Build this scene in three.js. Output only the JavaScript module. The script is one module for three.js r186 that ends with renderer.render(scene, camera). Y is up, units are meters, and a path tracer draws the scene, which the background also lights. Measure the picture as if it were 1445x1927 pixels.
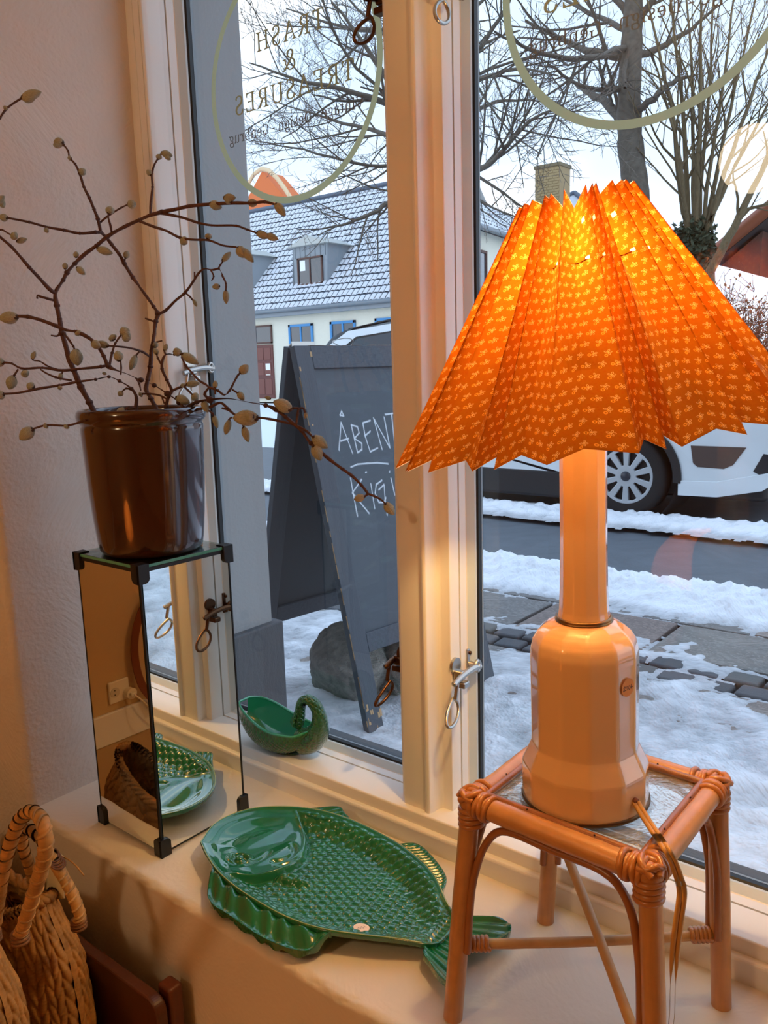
import * as THREE from 'three';
import { mergeGeometries, mergeVertices, toCreasedNormals } from 'three/addons/utils/BufferGeometryUtils.js';
import { RoundedBoxGeometry } from 'three/addons/geometries/RoundedBoxGeometry.js';
import { TextGeometry } from 'three/addons/geometries/TextGeometry.js';
import { FontLoader } from 'three/addons/loaders/FontLoader.js';
import { ImprovedNoise } from 'three/addons/math/ImprovedNoise.js';
import { RectAreaLightUniformsLib } from 'three/addons/lights/RectAreaLightUniformsLib.js';

const scene = new THREE.Scene();
// ---------------------------------------------------------------- camera
const camera = new THREE.PerspectiveCamera(63.96, 1445 / 1927, 0.02, 200);
camera.position.set(0, 0.8, 0);                       // y = 0 is the top of the window ledge
camera.rotation.set(-0.174729, 0.675662, -0.0289816, 'YXZ');
camera.updateMatrixWorld(true);
// ---------------------------------------------------------------- renderer, exposure
const renderer = new THREE.WebGLRenderer({ antialias: true });
renderer.toneMapping = THREE.LinearToneMapping;
renderer.toneMappingExposure = 1.42;
renderer.shadowMap.enabled = true;
renderer.shadowMap.type = THREE.PCFSoftShadowMap;
RectAreaLightUniformsLib.init();
// ---------------------------------------------------------------- sky: bright winter overcast with paler blue gaps
const noise = new ImprovedNoise();
function fbm(x, y, z, oct = 4) { let a = 0.5, s = 0, f = 1; for (let i = 0; i < oct; i++) { s += a * noise.noise(x * f, y * f, z * f); a *= 0.5; f *= 2.03; } return s; }
{
  const w = 512, h = 256, d = new Float32Array(w * h * 4);
  for (let j = 0; j < h; j++) for (let i = 0; i < w; i++) {
    const el = ((j + 0.5) / h - 0.5) * Math.PI, az = (i / w) * 2 * Math.PI;
    const x = Math.cos(el) * Math.cos(az), y = Math.sin(el), z = Math.cos(el) * Math.sin(az);
    const c = THREE.MathUtils.smoothstep(fbm(x * 2.6 + 7, y * 4.6 + 3, z * 2.6, 5), -0.06, 0.34);
    const low = Math.exp(-Math.max(0, y) * 4.5);
    const cl = Math.min(1, c * 0.85 + low * 0.6), k = (j * w + i) * 4;
    const blue = [0.38, 0.55, 0.80], white = [0.92, 1.0, 1.08];
    for (let q = 0; q < 3; q++) d[k + q] = SKY_GAIN() * (blue[q] * (1 - cl) + white[q] * cl);
    d[k + 3] = 1;
  }
  const t = new THREE.DataTexture(d, w, h, THREE.RGBAFormat, THREE.FloatType);
  t.mapping = THREE.EquirectangularReflectionMapping; t.magFilter = t.minFilter = THREE.LinearFilter; t.wrapS = THREE.RepeatWrapping; t.needsUpdate = true;
  scene.background = t;
}
function SKY_GAIN() { return 1.35; }
// ---------------------------------------------------------------- lamp powers (the fittings are built further down)
const POWER = { tableLamp: 0.95, globe: 0.55, shelfLamp: 0.8 };
const WARM = new THREE.Color(1.0, 0.66, 0.25), WARM2 = new THREE.Color(1.0, 0.50, 0.12);

// ---------------------------------------------------------------- helpers
let seed = 12345;
function rnd() { seed = (seed * 1664525 + 1013904223) >>> 0; return seed / 4294967296; }
const rr = (a, b) => a + (b - a) * rnd();
const V = (x, y, z) => new THREE.Vector3(x, y, z);
const lerp = THREE.MathUtils.lerp, clamp = THREE.MathUtils.clamp, sstep = THREE.MathUtils.smoothstep;
const FOCAL = 963.5 / Math.tan(THREE.MathUtils.degToRad(63.96 / 2));
function ray(px, py) { return V((px - 722.5) / FOCAL, -(py - 963.5) / FOCAL, -1).applyQuaternion(camera.quaternion); }
// the point where a sight line of the photograph meets a plane of the place (axis 'x', 'y' or 'z'), or lies at a depth
function at(px, py, axis, val) { const d = ray(px, py); return camera.position.clone().addScaledVector(d, axis === 'd' ? val : (val - camera.position[axis]) / d[axis]); }
const used = new Map();
function numbered(n) { const k = used.get(n) ?? 0; used.set(n, k + 1); return k ? n + '_' + String(k).padStart(3, '0') : n; }
function shade(o) { o.castShadow = true; o.receiveShadow = true; return o; }
function mesh(name, geo, m, parent) { const o = shade(new THREE.Mesh(Array.isArray(geo) ? join(geo) : geo, m)); if (parent) { o.name = name; parent.add(o); } else { o.name = numbered(name); scene.add(o); } return o; }
function group(name, pos) { const g = new THREE.Group(); g.name = numbered(name); if (pos) g.position.copy(pos); scene.add(g); return g; }
function sub(name, parent) { const g = new THREE.Group(); g.name = name; parent.add(g); return g; }
function tag(o, label, category, grp, kind) { o.userData.label = label; o.userData.category = category; if (grp) o.userData.group = grp; if (kind) o.userData.kind = kind; return o; }
function structure(o, label) { o.userData.kind = 'structure'; if (label) { o.userData.label = label; } return o; }
function clean(g) { g = g.index ? g.toNonIndexed() : g; for (const k of Object.keys(g.attributes)) if (!['position', 'normal', 'uv'].includes(k)) g.deleteAttribute(k); if (!g.attributes.normal) g.computeVertexNormals(); if (!g.attributes.uv) g.setAttribute('uv', new THREE.BufferAttribute(new Float32Array(g.attributes.position.count * 2), 2)); return g; }
function join(list) { return list.length === 1 ? list[0] : mergeGeometries(list.map(clean)); }
function box(w, h, d, x, y, z, r = 0.002) { const g = new RoundedBoxGeometry(w, h, d, 2, Math.min(r, w / 2.01, h / 2.01, d / 2.01)); g.translate(x, y, z); return g; }
function box0(x0, x1, y0, y1, z0, z1, r = 0.002) { return box(x1 - x0, y1 - y0, z1 - z0, (x0 + x1) / 2, (y0 + y1) / 2, (z0 + z1) / 2, r); }
function plain(x0, x1, y0, y1, z0, z1) { const g = new THREE.BoxGeometry(x1 - x0, y1 - y0, z1 - z0); g.translate((x0 + x1) / 2, (y0 + y1) / 2, (z0 + z1) / 2); const p = g.attributes.position, n = g.attributes.normal, u = g.attributes.uv; for (let i = 0; i < p.count; i++) { const ax = Math.abs(n.getX(i)) > .5, ay = Math.abs(n.getY(i)) > .5; u.setXY(i, ax ? p.getZ(i) : p.getX(i), ay ? p.getZ(i) : p.getY(i)); } return g; }
// tube of changing radius along points (Catmull-Rom through them)
function tube(pts, radii, seg = 8, per = 4, wob = 0, closed = false, caps = true) {
  const c = new THREE.CatmullRomCurve3(pts, closed, 'centripetal'), n = Math.max(2, (pts.length - 1) * per);
  const fr = c.computeFrenetFrames(n, closed), pos = [], nor = [], uv = [], idx = [];
  const R = (t) => { if (typeof radii === 'number') return radii; const k = t * (radii.length - 1), i = Math.min(radii.length - 2, Math.floor(k)); return lerp(radii[i], radii[i + 1], k - i); };
  let len = 0, prev = null;
  for (let i = 0; i <= n; i++) {
    const t = i / n, p = c.getPoint(t), r = R(t) * (1 + wob * (noise.noise(p.x * 90, p.y * 90, p.z * 90))), N = fr.normals[i], B = fr.binormals[i];
    if (prev) len += p.distanceTo(prev); prev = p;
    for (let j = 0; j <= seg; j++) { const a = j / seg * Math.PI * 2, dx = Math.cos(a), dy = Math.sin(a); const q = V(N.x * dx + B.x * dy, N.y * dx + B.y * dy, N.z * dx + B.z * dy); pos.push(p.x + q.x * r, p.y + q.y * r, p.z + q.z * r); nor.push(q.x, q.y, q.z); uv.push(j / seg * 2 * Math.PI * r, len); }
  }
  const s = seg + 1;
  for (let i = 0; i < n; i++) for (let j = 0; j < seg; j++) { const a = i * s + j, b = a + 1, d = a + s, e = d + 1; idx.push(a, b, d, b, e, d); }
  if (caps && !closed) for (const [i, dir] of [[0, -1], [n, 1]]) { const p = c.getPoint(i / n), T = fr.tangents[i], k = pos.length / 3; pos.push(p.x + T.x * dir * R(i / n) * .3, p.y + T.y * dir * R(i / n) * .3, p.z + T.z * dir * R(i / n) * .3); nor.push(T.x * dir, T.y * dir, T.z * dir); uv.push(0, 0); for (let j = 0; j < seg; j++) { const a = i * s + j; dir < 0 ? idx.push(k, a + 1, a) : idx.push(k, a, a + 1); } }
  const g = new THREE.BufferGeometry(); g.setAttribute('position', new THREE.Float32BufferAttribute(pos, 3)); g.setAttribute('normal', new THREE.Float32BufferAttribute(nor, 3)); g.setAttribute('uv', new THREE.Float32BufferAttribute(uv, 2)); g.setIndex(idx); return g;
}
// grid surface from a function f(i, j) -> Vector3
function sheet(nu, nv, f, uvf, flip = false) {
  const pos = [], uv = [], idx = [];
  for (let j = 0; j <= nv; j++) for (let i = 0; i <= nu; i++) { const p = f(i / nu, j / nv, i, j); pos.push(p.x, p.y, p.z); const u = uvf ? uvf(i / nu, j / nv, p) : [i / nu, j / nv]; uv.push(u[0], u[1]); }
  for (let j = 0; j < nv; j++) for (let i = 0; i < nu; i++) { const a = j * (nu + 1) + i, b = a + 1, c = a + nu + 1, d = c + 1; flip ? idx.push(a, c, b, b, c, d) : idx.push(a, b, c, b, d, c); }
  const g = new THREE.BufferGeometry(); g.setAttribute('position', new THREE.Float32BufferAttribute(pos, 3)); g.setAttribute('uv', new THREE.Float32BufferAttribute(uv, 2)); g.setIndex(idx); g.computeVertexNormals(); return g;
}
// profile (list of [a, b]) extruded along an axis between t0 and t1; map(a, b, t) -> Vector3. hard edges unless smooth
function extrudeProfile(pts, t0, t1, map, nt = 1, closed = false) {
  const list = [];
  const m = closed ? pts.length : pts.length - 1; let run = 0;
  for (let k = 0; k < m; k++) { const A = pts[k], B = pts[(k + 1) % pts.length], L = Math.hypot(B[0] - A[0], B[1] - A[1]); const r0 = run; run += L; if (L < 1e-7) continue;
    list.push(sheet(nt, 1, (u, v) => map(lerp(A[0], B[0], v), lerp(A[1], B[1], v), lerp(t0, t1, u)), (u, v) => [lerp(t0, t1, u), r0 + v * L])); }
  return toCreasedNormals(mergeVertices(stripN(join(list)), 1e-6), 0.6);
}
function stripN(g) { g.deleteAttribute('normal'); return g; }
function arcPts(cx, cy, r, a0, a1, n) { const o = []; for (let i = 0; i <= n; i++) { const a = lerp(a0, a1, i / n); o.push([cx + r * Math.cos(a), cy + r * Math.sin(a)]); } return o; }
function lathe(pts, seg = 64) { return new THREE.LatheGeometry(pts.map((p) => new THREE.Vector2(p[0], p[1])), seg); }
// ---------------------------------------------------------------- textures
function canvasTex(w, h, draw, srgb = true) { const c = document.createElement('canvas'); c.width = w; c.height = h; draw(c.getContext('2d'), w, h); const t = new THREE.CanvasTexture(c); if (srgb) t.colorSpace = THREE.SRGBColorSpace; t.wrapS = t.wrapT = THREE.RepeatWrapping; return t; }
function dataTex(n, f, srgb = false, rep = 1) {
  const d = new Uint8Array(n * n * 4);
  for (let j = 0; j < n; j++) for (let i = 0; i < n; i++) { const v = f(i / n, j / n), k = (j * n + i) * 4; if (Array.isArray(v)) { d[k] = clamp(v[0] * 255, 0, 255); d[k + 1] = clamp(v[1] * 255, 0, 255); d[k + 2] = clamp(v[2] * 255, 0, 255); } else d[k] = d[k + 1] = d[k + 2] = clamp(v * 255, 0, 255); d[k + 3] = 255; }
  const t = new THREE.DataTexture(d, n, n, THREE.RGBAFormat); t.magFilter = t.minFilter = THREE.LinearFilter; t.wrapS = t.wrapT = THREE.RepeatWrapping; if (srgb) t.colorSpace = THREE.SRGBColorSpace; t.repeat.set(rep, rep); t.needsUpdate = true; return t;
}
// tileable noise on a torus
function tnoise(u, v, f, z = 0, oct = 4) { const a = u * 2 * Math.PI, b = v * 2 * Math.PI, r = f / (2 * Math.PI); return fbm(Math.cos(a) * r + 11 + z, Math.sin(a) * r + Math.cos(b) * r * 1.01 + 5, Math.sin(b) * r + z * 3.1, oct); }
const M = {};
function std(hex, rough = 0.6, o = {}) { return new THREE.MeshStandardMaterial({ color: hex, roughness: rough, ...o }); }
function phys(hex, rough = 0.4, o = {}) { return new THREE.MeshPhysicalMaterial({ color: hex, roughness: rough, ...o }); }
const plasterBump = dataTex(512, (u, v) => 0.5 + 0.5 * tnoise(u, v, 9, 0, 5) + 0.28 * tnoise(u, v, 60, 4, 3), false, 2.2);
const plasterTone = dataTex(256, (u, v) => { const n = 0.94 + 0.09 * tnoise(u, v, 5, 2, 4); return [n, n, n]; }, false, 1.3);
M.plaster = std(0xe3d9cf, 0.85, { bumpMap: plasterBump, bumpScale: 0.0035, map: plasterTone });
M.ledge = std(0xe6dccf, 0.62, { bumpMap: plasterBump, bumpScale: 0.0012, map: plasterTone });
M.shopWall = std(0xd2b07c, 0.8, { bumpMap: plasterBump, bumpScale: 0.002 });
M.paint = std(0xebe6de, 0.32);
M.bead = std(0xc7cfcd, 0.45);
M.seal = std(0x17191b, 0.5);
M.black = std(0x141416, 0.45);
M.pane = phys(0xffffff, 0.0, { transmission: 1, thickness: 0, ior: 1.5 });
M.steel = std(0xb8b4ae, 0.28, { metalness: 1 });
M.bronze = std(0x6b4a35, 0.35, { metalness: 1 });
// ================================================================ the room
const FLOOR = -0.65, CEIL = 2.05, LX = -1.42, SZ = -0.683, WX = -2.83, BZ = 3.2, RX = 2.4, ST = -0.38;
{
  structure(mesh('floor', plain(WX - .1, RX + .1, FLOOR - .12, FLOOR, SZ - .4, BZ + .1), std(0xb99566, 0.55, { bumpMap: plasterBump, bumpScale: .0006 })), 'pale worn shop floor seen in the mirror');
  structure(mesh('ceiling', plain(WX - .1, RX + .1, CEIL, CEIL + .12, -1.3, BZ + .1), M.shopWall), 'plain shop ceiling');
  structure(mesh('wall_back', plain(WX - .1, RX + .1, FLOOR, CEIL, BZ, BZ + .12), M.shopWall), 'warm toned back wall of the shop');
  structure(mesh('wall_right', plain(RX, RX + .12, FLOOR, CEIL, -1.3, BZ), M.shopWall), 'right hand wall of the shop');
  structure(mesh('wall_side', plain(WX - .12, WX, FLOOR, CEIL, SZ, BZ), M.shopWall), 'warm side wall with socket and baseboard, seen in the mirror');
  // rough plaster reveal with a rounded corner that turns into the room wall
  const wl = [];
  const prof = [[LX, -1.06], ...Array.from({ length: 30 }, (_, i) => [LX, lerp(-1.05, SZ - .016, i / 29)]), ...arcPts(LX - .016, SZ - .016, .016, 0, Math.PI / 2, 5).slice(1), ...Array.from({ length: 20 }, (_, i) => [lerp(LX - .016, WX, (i + 1) / 20), SZ])];
  let run = [0]; for (let i = 1; i < prof.length; i++) run.push(run[i - 1] + Math.hypot(prof[i][0] - prof[i - 1][0], prof[i][1] - prof[i - 1][1]));
  wl.push(sheet(90, prof.length - 1, (u, v, i, j) => { const y = lerp(FLOOR, CEIL, u), p = prof[j], n = fbm(p[0] * 5, y * 5, p[1] * 5, 3) * .006; return j <= 30 ? V(p[0] + n, y, p[1]) : V(p[0] + n * .6, y, p[1] + n * .6); }, (u, v, p) => [run[Math.round(v * (prof.length - 1))], p.y]));
  wl.push(clean(plain(WX, LX - .02, FLOOR, CEIL, -1.05, SZ - .03)));
  structure(mesh('wall_left', wl, M.plaster), 'rough whitewashed plaster reveal left of the window');
  // parapet below the window: ledge top with a soft chipped edge and the front face
  const lp = [[-1.04, 0], ...Array.from({ length: 24 }, (_, i) => [lerp(-1.03, SZ - .014, i / 23), 0]), ...arcPts(SZ - .014, -.014, .014, Math.PI / 2, 0, 6).slice(1), ...Array.from({ length: 14 }, (_, i) => [SZ, lerp(-.014, FLOOR, (i + 1) / 14)])];
  let r2 = [0]; for (let i = 1; i < lp.length; i++) r2.push(r2[i - 1] + Math.hypot(lp[i][0] - lp[i - 1][0], lp[i][1] - lp[i - 1][1]));
  const ledge = sheet(340, lp.length - 1, (u, v, i, j) => { const x = lerp(LX - .02, 1.0, u), p = lp[j]; const e = j > 22 && j < 33 ? .004 * Math.max(0, fbm(x * 30, j * .5, 3, 3) + .1) + .003 * fbm(x * 6, 1, 1, 2) : 0; const n = .0022 * fbm(x * 7, p[0] * 7, p[1] * 7, 3); return V(x, p[1] + (j < 25 ? n : -e), p[0] + (j > 24 ? n - e : -e)); }, (u, v, p) => [p.x, r2[Math.round(v * (lp.length - 1))]]);
  structure(mesh('wall_front', [ledge, clean(plain(LX - .02, 1.0, FLOOR, -.03, -1.28, SZ - .02))], M.ledge), 'deep plaster window ledge with a rounded chipped front edge');
  structure(mesh('wall_reveal', plain(.98, 1.1, FLOOR, CEIL, -1.3, SZ), M.plaster));
  structure(mesh('wall_front_end', plain(1.1, RX, FLOOR, CEIL, SZ - .1, SZ), M.shopWall));
  structure(mesh('lintel', plain(LX - .02, 1.0, 1.78, CEIL, -1.29, SZ), M.plaster), 'plaster lintel above the window');
  structure(mesh('baseboard_side', box0(WX, WX + .018, FLOOR, FLOOR + .13, SZ + .0, BZ, .006), M.paint));
  // outside skin of the wall: grey render, dark plinth
  const grey = std(0x9fa1a1, 0.8, { bumpMap: plasterBump, bumpScale: .001 }), dark = std(0x54575b, 0.75, { bumpMap: plasterBump, bumpScale: .002 });
  structure(mesh('wall_outer', [plain(-4.2, -1.385, .215, 3.6, -1.29, -1.146), plain(.98, 4, .215, 3.6, -1.29, -1.146), plain(-1.39, .99, 1.78, 3.6, -1.29, -1.146)], grey), 'grey rendered outer wall beside the left pane');
  structure(mesh('plinth', [box0(-4.2, -1.367, ST, .215, -1.312, -1.147, .006), plain(-4.2, -1.39, ST, .215, -1.2, -1.04), box0(-1.367, 4, ST, -.02, -1.312, -1.12, .006)], dark), 'dark grey painted plinth of the outer wall');
}
// ================================================================ the window
const GZ = -1.138, SILLY = .058, HEAD = 1.78;
{
  // sill: riser, rounded lip, set-back riser, broad white top
  const sp = [[-1.012, -.004], [-1.012, .026], ...arcPts(-1.0165, .0305, .0055, -.4, 1.9, 6), [-1.0205, .036], [-1.0205, .0555], ...arcPts(-1.023, .0555, .0025, 0, Math.PI / 2, 3), [-1.06, SILLY], [-1.086, SILLY], [-1.086, SILLY - .02], [-1.1, -.03]];
  structure(mesh('window_sill', extrudeProfile(sp, LX, .99, (z, y, x) => V(x, y, z), 1), M.paint), 'white painted window sill with stepped front');
  // left casing: flat board, small quirk, bead and corner
  const c1 = [[-1.43, -1.06], [-1.43, -1.033], [-1.399, -1.033], [-1.3985, -1.0345], [-1.397, -1.033], [-1.3795, -1.033], [-1.379, -1.036], ...arcPts(-1.3735, -1.036, .0048, Math.PI, 0, 6), [-1.3685, -1.040], [-1.368, -1.046], [-1.37, -1.075]];
  structure(mesh('trim_1', extrudeProfile(c1, SILLY, HEAD, (x, z, y) => V(x, y, z)), M.paint), 'moulded white casing beside the plaster wall');
  // middle post: set-back strip, flat board, bead, hollow, second flat, corner
  const bead = arcPts(-.7495, -1.0345, .0062, Math.PI, 0, 9), cove = []; for (let i = 0; i <= 8; i++) { const a = i / 8 * Math.PI / 2; cove.push([-.7432 + .0075 * (1 - Math.cos(a)), -1.037 - .0225 * Math.sin(a)]); }
  const c2 = [[-.823, -1.086], [-.823, -1.0585], ...arcPts(-.8215, -1.058, .0012, Math.PI, Math.PI / 2, 3), [-.8045, -1.0568], [-.804, -1.0575], [-.803, -1.0365], ...arcPts(-.8005, -1.0365, .0025, Math.PI, Math.PI / 2, 3), [-.7562, -1.034], [-.7558, -1.0352], ...bead, ...cove, [-.7205, -1.0595], ...arcPts(-.7205, -1.0612, .0018, Math.PI / 2, 0, 3), [-.7187, -1.086]];
  structure(mesh('trim_2', extrudeProfile(c2, SILLY, HEAD, (x, z, y) => V(x, y, z)), M.paint), 'moulded white post between the two windows');
  structure(mesh('mullion', plain(-.818, -.724, SILLY - .02, HEAD, -1.145, -1.062), M.paint), 'core of the white middle post');
  // outer and inner frames: one profile run round each opening with mitred corners; pts [inset, z]
  const ring = (x0, x1, y0, y1, prof) => {
    const list = [];
    for (let k = 0; k < prof.length - 1; k++) { const [i0, z0] = prof[k], [i1, z1] = prof[k + 1];
      const R = (i, z) => [V(x0 + i, y0 + i, z), V(x1 - i, y0 + i, z), V(x1 - i, y1 - i, z), V(x0 + i, y1 - i, z)], A = R(i0, z0), B = R(i1, z1);
      for (let s = 0; s < 4; s++) { const t = (s + 1) % 4; const g = new THREE.BufferGeometry(); g.setAttribute('position', new THREE.Float32BufferAttribute([A[s], A[t], B[t], A[s], B[t], B[s]].flatMap((p) => [p.x, p.y, p.z]), 3)); g.computeVertexNormals(); list.push(clean(g)); } }
    return mergeGeometries(list);
  };
  const win = (n, x0, x1, fz) => {
    const w = group('window_' + n); structure(w);
    mesh('window_frame', ring(x0, x1, SILLY, HEAD, [[-.0008, fz], [-.0008, -1.0865], [-.006, -1.0865], [-.006, -1.0895]]), M.paint, w);
    mesh('sash', ring(x0, x1, SILLY, HEAD, [[-.006, -1.0895], [.0004, -1.0895], [.001, -1.1065], [.0022, -1.108]]), M.paint, w);
    mesh('glazing_bead', ring(x0, x1, SILLY, HEAD, [[.0022, -1.108], [.0095, -1.1215], [.0095, -1.126], [.0075, -1.126]]), M.bead, w);
    mesh('seal', ring(x0, x1, SILLY, HEAD, [[.0075, -1.126], [.0115, -1.130], [.0115, GZ]]), M.seal, w);
    mesh('outer_frame', ring(x0, x1, SILLY, HEAD, [[.0115, GZ - .001], [.0115, -1.143], [.004, -1.1435], [.0035, -1.152], [-.02, -1.153]]), std(0x8f979b, .5), w);
    const g = new THREE.PlaneGeometry(x1 - x0 - .012, HEAD - SILLY - .012); g.translate((x0 + x1) / 2, (SILLY + HEAD) / 2, GZ); mesh('pane', g, M.pane, w);
    return w;
  };
  win(1, -1.37, -.823, -1.06).userData.label = 'left casement with a round gold emblem on its pane';
  win(2, -.7186, -.185, -1.07).userData.label = 'right casement behind the lamp';
  win(3, -.08, .98, -1.07).userData.label = 'further pane outside the picture';
  structure(mesh('trim_3', box0(-.19, -.075, SILLY - .02, HEAD, -1.145, -1.04, .003), M.paint), 'second post at the right edge');
  // shop lettering in vinyl on the panes, read from the street (mirrored from inside)
  const font = await new FontLoader().loadAsync('fonts/droid/droid_serif_regular.typeface.json');
  const gold = phys(0xb3b48a, 1, { transmission: .68, thickness: 0, ior: 1.2 }), ink = std(0x66717b, 0.6), gold2 = phys(0x9a9468, 1, { transmission: .34, thickness: 0, ior: 1.2 });
  const emblem = (n, cx, cy, label) => {
    const t = group('window_lettering'); tag(t, label, 'lettering')
    t.position.set(cx, cy, GZ - .0012);
    const ringS = new THREE.Shape(); ringS.absarc(0, 0, .2125, 0, Math.PI * 2); const hole = new THREE.Path(); hole.absarc(0, 0, .2005, 0, Math.PI * 2, true); ringS.holes.push(hole);
    mesh('emblem_ring', new THREE.ShapeGeometry(ringS, 96), gold, t);
    const line = (s, size, y, m, name, track = 1.0) => { // each glyph set with a little tracking
      const gl = []; let x = 0;
      for (const ch of s) { const g = new THREE.ShapeGeometry(font.generateShapes(ch, size), 4); const adv = (font.data.glyphs[ch]?.ha ?? 500) * size / font.data.resolution; if (ch !== ' ') { const q = clean(g); q.translate(x, 0, 0); gl.push(q); } x += adv * track; }
      const g = mergeGeometries(gl); g.translate(-x / 2, y, 0); g.scale(-1, 1, 1); const p = g.index; const pos = g.attributes.position; // mirrored: swap the winding
      for (let i = 0; i < pos.count; i += 3) { for (const a of ['position', 'normal', 'uv']) { const A = g.attributes[a]; for (let c = 0; c < A.itemSize; c++) { const q = A.getComponent(i + 1, c); A.setComponent(i + 1, c, A.getComponent(i + 2, c)); A.setComponent(i + 2, c, q); } } }
      g.computeVertexNormals(); mesh(name, g, m, t);
    };
    line('TRASH', .033, .060, gold2, 'lettering_line', 1.16); line('&', .034, .012, gold2, 'lettering_line'); line('TREASURES', .034, -.036, gold2, 'lettering_line', 1.13); line('Vintage - Design - Genbrug', .0185, -.0835, ink, 'lettering_line', 1.04);
    return t;
  };
  emblem(1, -1.10, 1.314, 'gold round shop lettering on the left pane');
  emblem(2, -.452, 1.32, 'gold round shop lettering on the right pane above the lamp');
  // casement hooks
  const hook = (x, y, dir, label, m, z = -1.072, swing = .55) => {
    const t = group('window_hook', V(x, y, z)); tag(t, label, 'window hook'); t.scale.set(dir * 1.3, 1.3, 1.3);
    mesh('eye_plate', [box(.003, .034, .011, .0015, .002, -.030, .001), tube([V(.003, -.002, -.030), V(.018, -.002, -.030)], .0042, 10, 3)], m, t);
    for (const dy of [.013, -.012]) { const s = tube([V(.002, dy, -.030), V(.0045, dy, -.030)], .0026, 8, 2); mesh('screw', s, M.bronze, t); }
    const pl = new THREE.CylinderGeometry(.010, .010, .004, 20); pl.rotateZ(Math.PI / 2); pl.translate(.002, .006, .002);
    mesh('pivot_plate', [pl, box(.014, .013, .010, .008, -.006, .002, .003), box(.016, .008, .013, .010, -.018, .0, .002)], m, t);
    mesh('lever', [tube([V(.016, -.004, -.034), V(.015, -.002, -.020), V(.014, -.005, .006), V(.014, -.010, .024)], [.0035, .0045, .004, .0038], 8, 5), tube([V(.0145, -.003, -.036), V(.0145, .005, -.030), V(.0145, -.002, -.024), V(.0145, -.009, -.030)], .0026, 8, 6, 0, true)], m, t);
    const rg = []; const s = swing; for (let i = 0; i <= 14; i++) { const a = i / 14 * Math.PI * 2; const k = Math.sin(a / 2); rg.push(V(.014 - .004 * Math.cos(a), -.030 - .030 * k * (0.5 + .5 * k), .020 + s * .030 * k * k + .0135 * Math.sin(a))); }
    mesh('ring', [tube(rg, .0022, 8, 3), tube([V(.014, -.010, .016), V(.014, -.030, .021)], .0027, 8, 3)], m, t);
    return t;
  };
  hook(-.7186, .307, 1, 'steel casement hook low on the right side of the white post', M.steel);
  hook(-.7186, 1.345, 1, 'steel casement hook high on the right side of the white post', M.steel);
  hook(-.823, .307, -1, 'dark backlit casement hook low on the left side of the white post', M.bronze);
  hook(-.823, 1.356, -1, 'dark backlit casement hook high on the left side of the white post', M.bronze);
  hook(-1.37, .812, 1, 'steel casement hook on the left jamb behind the twigs', M.steel, -1.088, .1);
  hook(-1.37, .25, 1, 'steel casement hook low on the left jamb behind the mirror column', M.steel, -1.088, .1);
}
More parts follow.
